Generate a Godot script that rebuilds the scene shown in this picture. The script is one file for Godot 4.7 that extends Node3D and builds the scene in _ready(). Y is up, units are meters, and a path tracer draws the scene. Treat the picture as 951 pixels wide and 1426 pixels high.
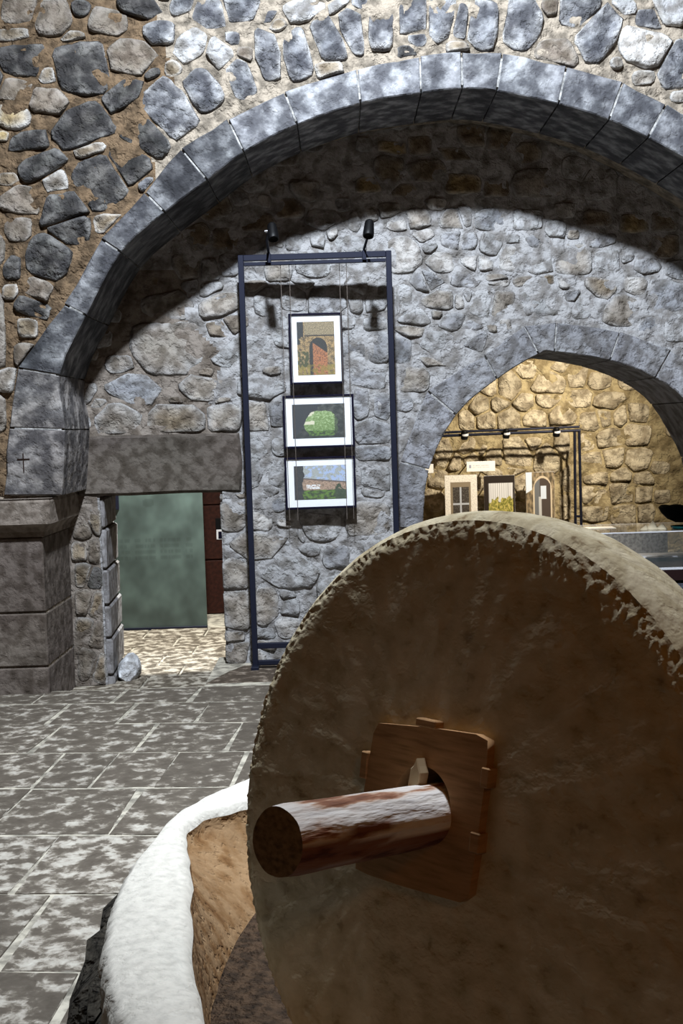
extends Node3D
# A vaulted museum room with an edge-runner mill, seen across the millstone. Metres, y up; the mill room's far wall stands at z = -7.3.

const FRONT_Z := -7.3
const BACK_Z := -8.12
const BACK_YAW := 0.0699
const FAR_Z := -11.8

# each stone of the rubble faces: u, v (m on the wall), half width, half height, turn, tone
const FRONT_STONES := [
	[-1.791, 4.035, 0.105, 0.075, -0.031, 9], [-1.578, 3.98, 0.098, 0.095, -0.031, 9], [-1.82, 3.886, 0.084, 0.034, -0.031, 2], [-1.422, 4.023, 0.056, 0.041, -0.031, 8],
	[-1.485, 3.869, 0.07, 0.027, -0.031, 2], [-1.272, 3.944, 0.104, 0.068, -0.201, 9], [-1.785, 3.741, 0.147, 0.085, -0.031, 8], [-1.438, 3.683, 0.151, 0.137, -0.031, 8],
	[-1.128, 3.735, 0.156, 0.09, -0.167, 9], [-1.821, 3.571, 0.105, 0.062, -0.031, 9], [-1.629, 3.504, 0.129, 0.066, -0.116, 9], [-1.843, 3.421, 0.091, 0.072, -0.203, 5],
	[-1.193, 3.531, 0.14, 0.062, 0.618, 8], [-1.034, 3.643, 0.053, 0.027, 0.225, 8], [-1.453, 3.354, 0.183, 0.107, 0.396, 8], [-1.78, 3.281, 0.134, 0.05, 0.055, 8],
	[-1.905, 3.313, 0.035, 0.028, -0.031, 5], [-1.674, 3.14, 0.155, 0.063, 0.345, 8], [-1.41, 3.215, 0.091, 0.034, 0.14, 2], [-1.616, 3.034, 0.064, 0.062, 0.311, 6],
	[-1.81, 2.943, 0.134, 0.076, -0.117, 9], [-1.588, 2.874, 0.133, 0.123, -0.377, 8], [-1.889, 3.063, 0.059, 0.035, -0.031, 2], [-1.355, 3.033, 0.141, 0.145, 0.482, 8],
	[-1.182, 3.138, 0.101, 0.122, 0.654, 8], [-1.091, 3.287, 0.091, 0.159, 0.688, 8], [-0.93, 3.434, 0.112, 0.159, 0.688, 4], [-0.73, 3.538, 0.087, 0.11, 0.619, 1],
	[-0.975, 3.873, 0.087, 0.061, -0.031, 1], [-1.059, 4.026, 0.132, 0.055, -0.287, 8], [-0.789, 3.8, 0.118, 0.068, 0.566, 0], [-0.617, 3.74, 0.063, 0.103, 0.619, 0],
	[-0.671, 3.973, 0.1, 0.082, -0.031, 1], [-0.836, 4.033, 0.07, 0.054, 0.309, 1], [-1.853, 2.77, 0.077, 0.065, -0.031, 9], [-1.559, 2.771, 0.122, 0.079, -0.204, 8],
	[-1.679, 2.606, 0.119, 0.112, -0.378, 8], [-1.747, 2.422, 0.074, 0.054, -0.467, 9], [-1.896, 2.549, 0.048, 0.064, -0.031, 8], [-1.79, 2.312, 0.101, 0.048, -0.379, 8],
	[-1.823, 2.196, 0.056, 0.053, -0.031, 2], [-1.847, 2.037, 0.059, 0.066, -0.031, 9], [-1.914, 2.412, 0.043, 0.042, -0.031, 2], [-0.522, 3.627, 0.067, 0.137, 0.379, 1],
	[-0.549, 3.826, 0.039, 0.038, -0.031, 4], [-0.35, 3.738, 0.073, 0.144, 0.379, 4], [-0.182, 3.733, 0.073, 0.137, 0.208, 1], [0.009, 3.809, 0.067, 0.153, 0.345, 1],
	[0.144, 3.88, 0.059, 0.153, 0.106, 4], [0.319, 3.875, 0.067, 0.125, -0.031, 4], [0.515, 3.91, 0.081, 0.109, -0.031, 1], [0.669, 3.905, 0.081, 0.129, -0.082, 1],
	[-0.111, 3.983, 0.128, 0.061, 0.225, 0], [-0.494, 4.008, 0.114, 0.082, 0.139, 1], [-0.35, 3.943, 0.084, 0.03, 0.105, 4], [0.071, 3.998, 0.083, 0.034, 0.396, 0],
	[0.197, 4.001, 0.045, 0.034, -0.031, 1], [0.526, 3.789, 0.05, 0.041, -0.031, 1], [0.781, 3.874, 0.039, 0.102, -0.031, 4], [0.913, 3.856, 0.077, 0.143, -0.167, 1],
	[1.151, 3.863, 0.098, 0.136, -0.201, 4], [1.467, 3.935, 0.109, 0.102, -0.37, 4], [1.59, 3.808, 0.1, 0.188, -0.625, 1], [1.847, 3.705, 0.137, 0.106, -0.455, 3],
	[2.042, 3.59, 0.087, 0.143, -0.455, 1], [1.884, 3.861, 0.07, 0.054, -0.031, 4], [1.997, 3.905, 0.091, 0.075, -0.031, 0], [1.732, 3.94, 0.07, 0.041, -0.031, 0],
	[-2.052, 2.146, 0.085, 0.317, -0.031, 9], [-2.088, 1.594, 0.094, 0.256, -0.031, 9], [-2.026, 2.65, 0.085, 0.251, -0.031, 9],
]
const BACK_STONES := [
	[-1.079, 2.379, 0.174, 0.093, -0.024, 6], [-0.76, 2.372, 0.137, 0.075, -0.024, 6], [-0.811, 2.481, 0.086, 0.043, 0.185, 0], [-0.814, 2.598, 0.065, 0.07, -0.022, 0],
	[-0.688, 2.626, 0.065, 0.07, -0.022, 4], [-0.961, 2.616, 0.093, 0.077, -0.022, 6], [-1.104, 2.527, 0.093, 0.061, 0.323, 2], [-0.727, 2.223, 0.125, 0.056, -0.025, 9],
	[-0.535, 2.754, 0.097, 0.046, -0.021, 0], [-0.238, 2.763, 0.078, 0.051, -0.021, 0], [-0.35, 2.766, 0.031, 0.031, -0.021, 3], [-0.104, 2.776, 0.052, 0.051, -0.02, 0],
	[-0.003, 2.82, 0.035, 0.043, -0.02, 3], [-0.044, 2.907, 0.145, 0.062, -0.019, 0], [0.144, 2.895, 0.047, 0.062, -0.364, 0], [0.084, 2.736, 0.126, 0.065, -0.021, 0],
	[-0.514, 2.49, 0.07, 0.034, -0.023, 6], [-0.199, 2.498, 0.098, 0.031, -0.023, 0], [-0.046, 2.378, 0.142, 0.086, -0.024, 4], [-0.266, 2.399, 0.087, 0.075, -0.024, 0],
	[-0.455, 2.388, 0.075, 0.093, -0.024, 0], [0.154, 2.451, 0.095, 0.094, -0.023, 0], [-0.69, 2.796, 0.093, 0.069, -0.02, 2], [-0.891, 2.815, 0.093, 0.077, 0.324, 2],
	[-0.498, 2.915, 0.125, 0.069, -0.019, 2], [-0.277, 2.988, 0.11, 0.062, -0.019, 2], [-0.76, 2.997, 0.109, 0.069, 0.325, 2], [-1.083, 2.1, 0.241, 0.16, -0.027, 6],
	[-0.703, 2.238, 0.125, 0.059, -0.025, 9], [-0.584, 2.06, 0.243, 0.097, 0.008, 0], [-1.342, 1.842, 0.22, 0.09, -0.064, 1], [-0.89, 1.842, 0.203, 0.081, -0.099, 6],
	[-1.42, 2.005, 0.085, 0.056, -0.028, 6], [-0.455, 1.934, 0.079, 0.028, 0.059, 6], [-0.498, 1.841, 0.157, 0.082, -0.116, 0], [-1.46, 1.64, 0.167, 0.106, -0.031, 6],
	[-1.071, 1.631, 0.195, 0.107, -0.031, 2], [-0.757, 1.629, 0.113, 0.098, -0.293, 6], [-1.563, 1.755, 0.077, 0.028, -0.03, 6], [-0.537, 1.638, 0.082, 0.095, -0.031, 6],
	[-0.399, 1.65, 0.071, 0.082, -0.03, 4], [-0.402, 1.428, 0.047, 0.063, -0.032, 0], [-0.547, 1.335, 0.073, 0.187, -0.033, 0], [-0.412, 1.267, 0.063, 0.098, -0.034, 0],
	[-0.721, 1.13, 0.095, 0.041, -0.035, 6], [-0.492, 1.127, 0.098, 0.041, 0.105, 0], [-1.065, 1.761, 0.047, 0.022, -0.03, 9], [-0.776, 1.752, 0.066, 0.019, -0.03, 6],
	[-0.871, 1.938, 0.055, 0.025, -0.028, 9], [0.132, 2.407, 0.06, 0.095, -0.024, 0], [0.265, 2.416, 0.082, 0.101, -0.024, 0], [0.073, 2.243, 0.06, 0.047, -0.025, 0],
	[0.265, 2.22, 0.078, 0.042, -0.025, 0], [0.116, 2.063, 0.075, 0.086, -0.027, 4], [0.279, 2.071, 0.075, 0.101, -0.027, 4], [0.194, 1.876, 0.13, 0.074, -0.115, 4],
	[0.153, 1.704, 0.051, 0.108, -0.03, 4], [0.291, 1.676, 0.054, 0.086, -0.03, 1], [0.226, 1.509, 0.121, 0.087, -0.032, 4], [0.222, 1.377, 0.112, 0.051, -0.033, 1],
	[0.234, 1.183, 0.091, 0.103, -0.034, 0], [0.462, 2.376, 0.06, 0.095, -0.024, 0], [0.52, 2.261, 0.111, 0.054, -0.025, 0], [0.505, 2.172, 0.123, 0.039, 0.026, 6],
	[0.435, 2.043, 0.06, 0.081, -0.027, 1], [0.686, 2.364, 0.182, 0.065, -0.075, 6], [0.598, 2.491, 0.096, 0.057, -0.229, 4], [0.889, 2.497, 0.109, 0.045, -0.023, 4],
	[1.084, 2.492, 0.085, 0.039, -0.023, 6], [0.881, 2.39, 0.03, 0.036, -0.024, 0], [1.038, 2.338, 0.144, 0.09, -0.024, 0], [0.672, 2.281, 0.039, 0.03, -0.025, 6],
	[0.773, 2.223, 0.099, 0.057, 0.232, 4], [0.911, 2.132, 0.087, 0.082, -0.541, 4], [1.083, 2.193, 0.076, 0.04, 0.112, 6], [0.696, 2.072, 0.128, 0.086, -0.026, 0],
	[0.627, 1.969, 0.134, 0.029, -0.027, 6], [0.496, 1.85, 0.112, 0.078, 0.023, 6], [0.437, 1.695, 0.061, 0.048, -0.03, 4], [0.863, 2.912, 0.056, 0.07, -0.019, 0],
	[1.07, 2.885, 0.12, 0.07, 0.066, 1], [1.295, 2.881, 0.097, 0.07, -0.019, 0], [1.487, 2.822, 0.068, 0.055, -0.02, 0], [1.6, 2.781, 0.04, 0.028, -0.02, 6],
	[1.777, 2.738, 0.111, 0.047, -0.02, 4], [1.356, 2.738, 0.11, 0.044, -0.191, 4], [0.874, 2.748, 0.083, 0.052, 0.116, 4], [1.042, 2.729, 0.072, 0.066, -0.362, 0],
	[1.196, 2.757, 0.048, 0.031, -0.02, 0], [1.201, 2.632, 0.093, 0.088, -0.021, 3], [1.378, 2.596, 0.081, 0.072, -0.022, 0], [1.597, 2.615, 0.127, 0.095, -0.022, 6],
	[1.824, 2.602, 0.085, 0.071, -0.022, 0], [0.959, 2.605, 0.099, 0.047, -0.022, 3], [2.101, 2.565, 0.092, 0.048, 0.114, 4], [1.971, 2.615, 0.049, 0.022, 0.233, 0],
	[1.085, 2.485, 0.089, 0.035, -0.023, 3], [1.254, 2.481, 0.074, 0.032, 0.114, 6], [1.4, 2.485, 0.065, 0.032, -0.023, 2], [1.537, 2.459, 0.041, 0.032, -0.023, 3],
	[1.049, 2.336, 0.148, 0.088, -0.024, 6], [1.38, 2.328, 0.165, 0.079, -0.024, 0], [1.584, 2.378, 0.058, 0.035, 0.061, 4], [1.78, 2.421, 0.108, 0.063, -0.193, 2],
	[2.017, 2.432, 0.075, 0.057, -0.023, 3], [2.237, 2.355, 0.135, 0.121, -0.024, 1], [1.68, 2.305, 0.098, 0.079, -0.024, 0], [1.941, 2.267, 0.134, 0.095, -0.024, 6],
	[2.12, 2.151, 0.079, 0.064, -0.195, 1], [2.292, 2.146, 0.082, 0.096, -0.025, 0], [1.086, 2.193, 0.084, 0.035, 0.06, 3], [0.915, 2.126, 0.088, 0.082, -0.369, 4],
	[0.817, 2.357, 0.045, 0.047, -0.024, 3], [2.217, 2.689, 0.098, 0.071, -0.021, 2], [2.023, 2.843, 0.101, 0.057, -0.019, 5], [1.764, 2.88, 0.101, 0.05, -0.019, 2],
	[2.219, 2.847, 0.098, 0.063, -0.019, 2], [2.297, 2.529, 0.066, 0.064, -0.022, 4], [0.376, 2.961, 0.071, 0.047, -0.019, 6], [0.564, 2.903, 0.087, 0.062, -0.019, 6],
	[0.686, 2.994, 0.08, 0.039, -0.018, 3], [0.819, 2.898, 0.104, 0.062, 0.032, 6], [0.429, 2.874, 0.071, 0.044, -0.019, 3], [0.593, 2.793, 0.072, 0.039, 0.117, 3],
	[0.478, 2.67, 0.111, 0.112, -0.021, 3], [0.708, 2.619, 0.104, 0.063, -0.022, 3], [0.808, 2.757, 0.096, 0.055, -0.02, 4], [0.948, 2.606, 0.099, 0.047, -0.022, 3],
	[0.631, 2.714, 0.056, 0.031, -0.021, 0], [0.609, 2.496, 0.121, 0.063, -0.28, 4], [0.24, 2.932, 0.063, 0.039, -0.019, 3], [0.411, 3.362, 0.098, 0.043, -0.015, 5],
	[0.822, 3.317, 0.127, 0.042, -0.015, 2], [0.383, 3.224, 0.098, 0.093, -0.016, 2], [0.636, 3.212, 0.143, 0.065, -0.016, 2], [0.865, 3.123, 0.12, 0.062, -0.017, 5],
	[1.088, 3.095, 0.083, 0.059, -0.017, 2], [1.369, 3.122, 0.161, 0.094, -0.017, 6], [0.585, 3.375, 0.079, 0.059, -0.015, 2], [0.936, 3.432, 0.096, 0.07, -0.014, 2],
	[1.143, 3.413, 0.115, 0.074, -0.015, 2], [1.301, 3.318, 0.096, 0.065, -0.015, 2], [0.246, 3.126, 0.082, 0.049, -0.017, 5], [0.482, 3.09, 0.095, 0.043, -0.018, 2],
	[-0.718, 1.134, 0.09, 0.031, -0.035, 6], [-0.496, 1.123, 0.108, 0.026, 0.105, 0], [-0.723, 0.989, 0.09, 0.101, -0.036, 6], [-0.532, 0.964, 0.067, 0.09, -0.037, 3],
	[-0.566, 0.788, 0.246, 0.089, -0.021, 6], [-0.72, 0.597, 0.103, 0.097, -0.04, 6], [-0.352, 0.6, 0.187, 0.105, 0.013, 0], [-0.717, 0.359, 0.094, 0.131, -0.042, 6],
	[-0.517, 0.375, 0.082, 0.122, -0.042, 6], [-0.741, 0.184, 0.066, 0.041, -0.044, 6], [-0.733, 0.079, 0.092, 0.071, -0.045, 6], [-0.524, 0.193, 0.073, 0.034, -0.043, 0],
	[-0.538, 0.114, 0.073, 0.032, -0.044, 6], [-0.149, 0.89, 0.143, 0.085, -0.09, 0], [-0.421, 1.051, 0.048, 0.048, -0.036, 1], [-0.383, 0.926, 0.051, 0.024, -0.212, 3],
	[-0.226, 0.747, 0.075, 0.042, -0.038, 0], [-0.046, 0.691, 0.087, 0.075, -0.039, 4], [0.168, 0.933, 0.14, 0.112, -0.037, 6], [-0.277, 0.842, 0.022, 0.051, 0.576, 0],
	[-0.376, 0.443, 0.054, 0.029, -0.041, 0], [-0.366, 0.367, 0.063, 0.063, -0.042, 0], [0.216, 1.113, 0.075, 0.036, -0.035, 0], [-1.708, 0.944, 0.065, 0.076, -0.037, 9],
	[-1.632, 0.979, 0.047, 0.085, -0.037, 2], [-1.729, 0.788, 0.056, 0.066, -0.039, 2], [-1.645, 0.785, 0.042, 0.085, -0.039, 9], [-1.717, 0.636, 0.051, 0.086, -0.04, 2],
	[-1.648, 0.609, 0.047, 0.076, -0.04, 8], [-1.716, 0.454, 0.056, 0.086, -0.042, 9], [-1.647, 0.432, 0.042, 0.096, -0.042, 2], [-1.725, 0.263, 0.056, 0.086, -0.043, 2],
	[-1.651, 0.227, 0.047, 0.096, -0.044, 9], [-1.716, 0.037, 0.061, 0.115, -0.045, 9], [-1.642, 0.01, 0.042, 0.106, -0.046, 2],
]
const FAR_STONES := [
	[1.623, 1.879, 0.138, 0.161, -0.031, 7], [2.039, 1.923, 0.166, 0.11, -0.031, 7], [2.304, 1.972, 0.104, 0.137, -0.031, 7], [2.511, 1.92, 0.115, 0.08, -0.031, 7],
	[2.312, 1.766, 0.127, 0.096, -0.031, 7], [2.023, 1.74, 0.138, 0.064, -0.031, 7], [1.462, 1.884, 0.115, 0.08, -0.031, 7], [1.365, 1.715, 0.104, 0.103, -0.031, 7],
	[1.562, 1.732, 0.104, 0.08, -0.031, 7], [1.781, 1.736, 0.115, 0.08, -0.031, 7], [1.42, 1.582, 0.097, 0.087, -0.031, 7], [1.639, 1.58, 0.115, 0.11, -0.031, 7],
	[1.893, 1.576, 0.127, 0.076, -0.031, 7], [2.148, 1.598, 0.15, 0.087, -0.031, 7], [1.235, 1.581, 0.081, 0.092, -0.031, 7], [2.412, 1.521, 0.104, 0.092, -0.031, 7],
	[2.6, 1.711, 0.15, 0.087, -0.031, 7], [2.563, 1.562, 0.069, 0.092, -0.031, 7], [2.713, 1.569, 0.081, 0.097, -0.031, 7], [2.875, 1.587, 0.104, 0.097, -0.031, 7],
	[2.617, 1.369, 0.139, 0.097, -0.031, 7], [2.849, 1.403, 0.139, 0.115, -0.031, 7], [2.386, 1.337, 0.069, 0.092, -0.031, 7], [1.019, 1.253, 0.104, 0.139, 0.318, 7],
	[1.206, 1.328, 0.116, 0.088, -0.031, 7], [1.367, 1.288, 0.058, 0.051, -0.031, 7], [1.481, 1.215, 0.104, 0.081, -0.031, 7], [1.713, 1.231, 0.157, 0.162, -0.031, 7],
	[1.865, 1.33, 0.081, 0.058, -0.031, 7], [1.99, 1.188, 0.127, 0.139, -0.031, 7], [1.273, 1.21, 0.093, 0.058, -0.031, 7], [1.111, 1.204, 0.069, 0.092, -0.031, 7],
	[2.142, 1.31, 0.069, 0.127, -0.031, 7], [2.88, 1.148, 0.139, 0.104, -0.031, 7], [2.637, 1.179, 0.116, 0.092, -0.031, 7], [2.428, 1.139, 0.127, 0.093, -0.031, 7],
	[2.472, 0.976, 0.116, 0.065, -0.031, 7], [2.727, 1.003, 0.127, 0.065, -0.031, 7], [2.912, 0.962, 0.116, 0.07, -0.031, 7], [2.725, 0.829, 0.139, 0.104, -0.031, 7],
	[2.458, 0.814, 0.128, 0.104, -0.031, 7], [2.91, 0.811, 0.093, 0.093, -0.031, 7], [2.455, 0.651, 0.128, 0.081, -0.031, 7], [2.745, 0.631, 0.139, 0.093, -0.031, 7],
	[2.931, 0.636, 0.093, 0.093, -0.031, 7], [2.171, 0.985, 0.051, 0.139, -0.031, 7], [2.166, 0.707, 0.051, 0.139, -0.031, 7], [1.432, 1.09, 0.185, 0.058, -0.031, 7],
	[1.686, 1.082, 0.116, 0.046, -0.031, 7], [1.822, 2.056, 0.138, 0.08, -0.031, 7], [2.122, 2.092, 0.138, 0.08, -0.031, 7], [0.944, 1.024, 0.093, 0.093, -0.031, 7],
	[1.753, 0.929, 0.07, 0.116, -0.031, 7], [1.359, 0.965, 0.058, 0.116, -0.031, 7], [0.892, 0.817, 0.093, 0.104, -0.031, 7],
]
# arch joints: inner u, v, outer u, v
const FRONT_RING := [
	[-1.662, 1.195, -2.005, 1.206], [-1.626, 1.588, -1.955, 1.607], [-1.645, 1.909, -1.886, 1.959], [-1.471, 2.255, -1.592, 2.322],
	[-1.251, 2.618, -1.362, 2.697], [-0.983, 2.84, -1.092, 2.956], [-0.726, 3.019, -0.871, 3.202], [-0.505, 3.174, -0.591, 3.363],
	[-0.188, 3.322, -0.257, 3.509], [0.186, 3.434, 0.171, 3.628], [0.541, 3.481, 0.539, 3.69], [0.782, 3.498, 0.782, 3.704],
	[0.983, 3.48, 1.021, 3.692], [1.343, 3.394, 1.393, 3.603], [1.636, 3.294, 1.72, 3.506], [1.862, 3.184, 1.97, 3.367],
	[2.093, 3.052, 2.222, 3.235], [2.311, 2.909, 2.461, 3.083], [2.555, 2.73, 2.67, 2.827], [2.813, 2.5, 2.932, 2.559],
	[3.016, 2.128, 3.135, 2.179], [3.168, 1.75, 3.412, 1.789], [3.138, 1.439, 3.468, 1.437], [3.155, 1.065, 3.499, 1.054],
]
const BACK_RING := [
	[0.539, 0.861, 0.346, 0.868], [0.589, 1.249, 0.402, 1.308], [0.782, 1.607, 0.598, 1.77], [1.064, 1.838, 0.985, 1.993],
	[1.349, 1.997, 1.256, 2.18], [1.457, 2.008, 1.475, 2.199], [1.833, 1.941, 1.904, 2.126], [2.141, 1.817, 2.248, 1.997],
	[2.357, 1.646, 2.523, 1.787], [2.577, 1.25, 2.788, 1.317], [2.623, 0.783, 2.844, 0.775],
]
# linear base colours of the stones
const TONES := [
	Color(0.315, 0.312, 0.318), Color(0.205, 0.208, 0.225), Color(0.22, 0.175, 0.125), Color(0.42, 0.40, 0.385), Color(0.25, 0.25, 0.265),
	Color(0.36, 0.27, 0.14), Color(0.265, 0.235, 0.205), Color(0.58, 0.51, 0.38),
	Color(0.112, 0.105, 0.098), Color(0.19, 0.158, 0.128)]

var rng := RandomNumberGenerator.new()
var bumps := FastNoiseLite.new()
var mats := {}
var taken := {}


# ---------------------------------------------------------------- mesh building
class Geo:
	var v := PackedVector3Array()
	var c := PackedColorArray()
	var uv := PackedVector2Array()
	var i := PackedInt32Array()

	func vert(p: Vector3, col := Color.WHITE, t := Vector2.ZERO) -> int:
		v.append(p)
		c.append(col)
		uv.append(t)
		return v.size() - 1

	# outward normal is (b - a) x (d - a)
	func tri(a: int, b: int, d: int) -> void:
		i.append_array([a, d, b])

	func quad(a: int, b: int, d: int, e: int) -> void:
		tri(a, b, d)
		tri(a, d, e)

	func face(p: Array, col := Color.WHITE, t := []) -> void:
		var n := []
		for k in p.size():
			n.append(vert(p[k], col, t[k] if t.size() else Vector2.ZERO))
		for k in range(1, p.size() - 1):
			tri(n[0], n[k], n[k + 1])

	func mesh() -> ArrayMesh:
		var n := PackedVector3Array()
		n.resize(v.size())
		for k in range(0, i.size(), 3):
			var a := i[k]
			var d := i[k + 1]
			var b := i[k + 2]
			var x := (v[b] - v[a]).cross(v[d] - v[a])
			n[a] += x
			n[b] += x
			n[d] += x
		for k in n.size():
			n[k] = n[k].normalized() if n[k].length_squared() > 1e-20 else Vector3.UP
		var arrays := []
		arrays.resize(Mesh.ARRAY_MAX)
		arrays[Mesh.ARRAY_VERTEX] = v
		arrays[Mesh.ARRAY_NORMAL] = n
		arrays[Mesh.ARRAY_COLOR] = c
		arrays[Mesh.ARRAY_TEX_UV] = uv
		arrays[Mesh.ARRAY_INDEX] = i
		var m := ArrayMesh.new()
		m.add_surface_from_arrays(Mesh.PRIMITIVE_TRIANGLES, arrays)
		return m


# box with chamfered edges, centred on c
func add_box(g: Geo, c: Vector3, s: Vector3, b := 0.004, x := Basis(), col := Color.WHITE) -> Geo:
	var h := s / 2.0
	b = minf(b, minf(h.x, minf(h.y, h.z)) * 0.9)
	for ax in 3:
		for sg in [-1.0, 1.0]:
			var u := (ax + 1) % 3
			var w := (ax + 2) % 3
			var p := []
			for q in [[-1, -1], [1, -1], [1, 1], [-1, 1]]:
				var k := Vector3()
				k[ax] = sg * h[ax]
				k[u] = q[0] * (h[u] - b)
				k[w] = q[1] * (h[w] - b)
				p.append(c + x * k)
			if sg < 0:
				p.reverse()
			g.face(p, col)
	for ax in 3:
		var u := (ax + 1) % 3
		var w := (ax + 2) % 3
		for su in [-1.0, 1.0]:
			for sw in [-1.0, 1.0]:
				var p := []
				for q in [[-1, 0], [1, 0], [1, 1], [-1, 1]]:
					var k := Vector3()
					k[ax] = q[0] * (h[ax] - b)
					k[u] = su * (h[u] - (b if q[1] == 0 else 0.0))
					k[w] = sw * (h[w] - (0.0 if q[1] == 0 else b))
					p.append(c + x * k)
				if su * sw > 0:
					p.reverse()
				g.face(p, col)
	for sx in [-1.0, 1.0]:
		for sy in [-1.0, 1.0]:
			for sz in [-1.0, 1.0]:
				var sv := Vector3(sx, sy, sz)
				var p := []
				for ax in 3:
					var k := sv * (h - Vector3.ONE * b)
					k[ax] = sv[ax] * h[ax]
					p.append(c + x * k)
				if sx * sy * sz < 0:
					p.reverse()
				g.face(p, col)
	return g


func box(c: Vector3, s: Vector3, b := 0.004, x := Basis()) -> ArrayMesh:
	return add_box(Geo.new(), c, s, b, x).mesh()


# polygon (counter-clockwise) raised from z0 to z1, the front edge chamfered by b
func add_slab(g: Geo, poly: PackedVector2Array, z0: float, z1: float, b := 0.0, col := Color.WHITE) -> Geo:
	if Geometry2D.is_polygon_clockwise(poly):
		poly = poly.duplicate()
		poly.reverse()
	var n := poly.size()
	var top := poly
	if b > 0.0:
		var mid := Vector2()
		for p in poly:
			mid += p / n
		top = PackedVector2Array()
		for k in n:
			var e0 := (poly[k] - poly[(k + n - 1) % n]).normalized()
			var e1 := (poly[(k + 1) % n] - poly[k]).normalized()
			var inw := (Vector2(-e0.y, e0.x) + Vector2(-e1.y, e1.x)).normalized()
			top.append(poly[k] + inw * b)
	for k in n:
		var a := poly[k]
		var d := poly[(k + 1) % n]
		g.face([Vector3(a.x, a.y, z0), Vector3(d.x, d.y, z0), Vector3(d.x, d.y, z1 - b), Vector3(a.x, a.y, z1 - b)], col)
		if b > 0.0:
			var ta := top[k]
			var td := top[(k + 1) % n]
			g.face([Vector3(a.x, a.y, z1 - b), Vector3(d.x, d.y, z1 - b), Vector3(td.x, td.y, z1), Vector3(ta.x, ta.y, z1)], col)
	var t := Geometry2D.triangulate_polygon(top)
	for k in range(0, t.size(), 3):
		var q := [top[t[k]], top[t[k + 1]], top[t[k + 2]]]
		if (q[1] - q[0]).cross(q[2] - q[0]) < 0:
			q.reverse()
		g.face([Vector3(q[0].x, q[0].y, z1), Vector3(q[1].x, q[1].y, z1), Vector3(q[2].x, q[2].y, z1)], col)
	t = Geometry2D.triangulate_polygon(poly)
	for k in range(0, t.size(), 3):
		var q := [poly[t[k]], poly[t[k + 1]], poly[t[k + 2]]]
		if (q[1] - q[0]).cross(q[2] - q[0]) > 0:
			q.reverse()
		g.face([Vector3(q[0].x, q[0].y, z0), Vector3(q[1].x, q[1].y, z0), Vector3(q[2].x, q[2].y, z0)], col)
	return g


func slab(poly: PackedVector2Array, z0: float, z1: float, b := 0.0) -> ArrayMesh:
	return add_slab(Geo.new(), poly, z0, z1, b).mesh()


func add_tube(g: Geo, path: Array, r: float, sides := 10) -> Geo:
	var rings := []
	for k in path.size():
		var d: Vector3 = (path[mini(k + 1, path.size() - 1)] - path[maxi(k - 1, 0)]).normalized()
		var a := d.cross(Vector3.RIGHT if absf(d.x) < 0.8 else Vector3.UP).normalized()
		var b := d.cross(a)
		var ring := []
		for s in sides:
			var t := TAU * s / sides
			ring.append(g.vert(path[k] + (a * cos(t) + b * sin(t)) * r))
		rings.append(ring)
	for k in rings.size() - 1:
		for s in sides:
			var s2 := (s + 1) % sides
			g.quad(rings[k][s], rings[k][s2], rings[k + 1][s2], rings[k + 1][s])
	for e in [0, rings.size() - 1]:
		var p := []
		for s in sides:
			p.append(g.v[rings[e][s]])
		if e == 0:
			p.reverse()
		g.face(p)
	return g


func tube(path: Array, r: float, sides := 10) -> ArrayMesh:
	return add_tube(Geo.new(), path, r, sides).mesh()


# profile of (radius, height) turned about y
func lathe(profile: Array, sides := 32, wobble := 0.0) -> ArrayMesh:
	var g := Geo.new()
	var rings := []
	for p in profile:
		var ring := []
		for s in sides:
			var t := TAU * s / sides
			var r: float = p.x * (1.0 + wobble * bumps.get_noise_3d(cos(t) * 60, sin(t) * 60, p.y * 200))
			ring.append(g.vert(Vector3(cos(t) * r, p.y, sin(t) * r)))
		rings.append(ring)
	for k in rings.size() - 1:
		for s in sides:
			var s2 := (s + 1) % sides
			g.quad(rings[k][s], rings[k + 1][s], rings[k + 1][s2], rings[k][s2])
	return g.mesh()


# ---------------------------------------------------------------- nodes
func numbered(called: String) -> String:
	var n: int = taken.get(called, 0)
	taken[called] = n + 1
	return called if n == 0 else "%s_%03d" % [called, n]


func put(called: String, m: Mesh, material: Material, parent: Node = self, at := Transform3D()) -> MeshInstance3D:
	var o := MeshInstance3D.new()
	o.name = numbered(called) if parent == self else called
	o.mesh = m
	o.material_override = material
	parent.add_child(o, true)
	o.transform = at
	return o


func thing(called: String, label: String, category: String, at := Transform3D(), group := "") -> Node3D:
	var o := Node3D.new()
	o.name = numbered(called)
	add_child(o)
	o.transform = at
	return tag(o, label, category, group)


func tag(o: Node3D, label: String, category: String, group := "") -> Node3D:
	o.set_meta("label", label)
	o.set_meta("category", category)
	if group:
		o.set_meta("group", group)
	return o


func struct(called: String, m: Mesh, material: Material, label: String, category: String, at := Transform3D()) -> MeshInstance3D:
	var o := put(called, m, material, self, at)
	o.set_meta("kind", "structure")
	o.set_meta("label", label)
	o.set_meta("category", category)
	return o


# ---------------------------------------------------------------- materials
func noise_tex(freq: float, seed_: int, ramp: Array, octaves := 5, kind := FastNoiseLite.TYPE_SIMPLEX_SMOOTH, size := 512) -> NoiseTexture2D:
	var n := FastNoiseLite.new()
	n.noise_type = kind
	n.seed = seed_
	n.frequency = freq
	n.fractal_octaves = octaves
	n.fractal_gain = 0.55
	var g := Gradient.new()
	g.offsets = PackedFloat32Array(ramp.map(func(r): return r[0]))
	g.colors = PackedColorArray(ramp.map(func(r): return r[1]))
	var t := NoiseTexture2D.new()
	t.width = size
	t.height = size
	t.seamless = true
	t.noise = n
	t.color_ramp = g
	return t


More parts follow.
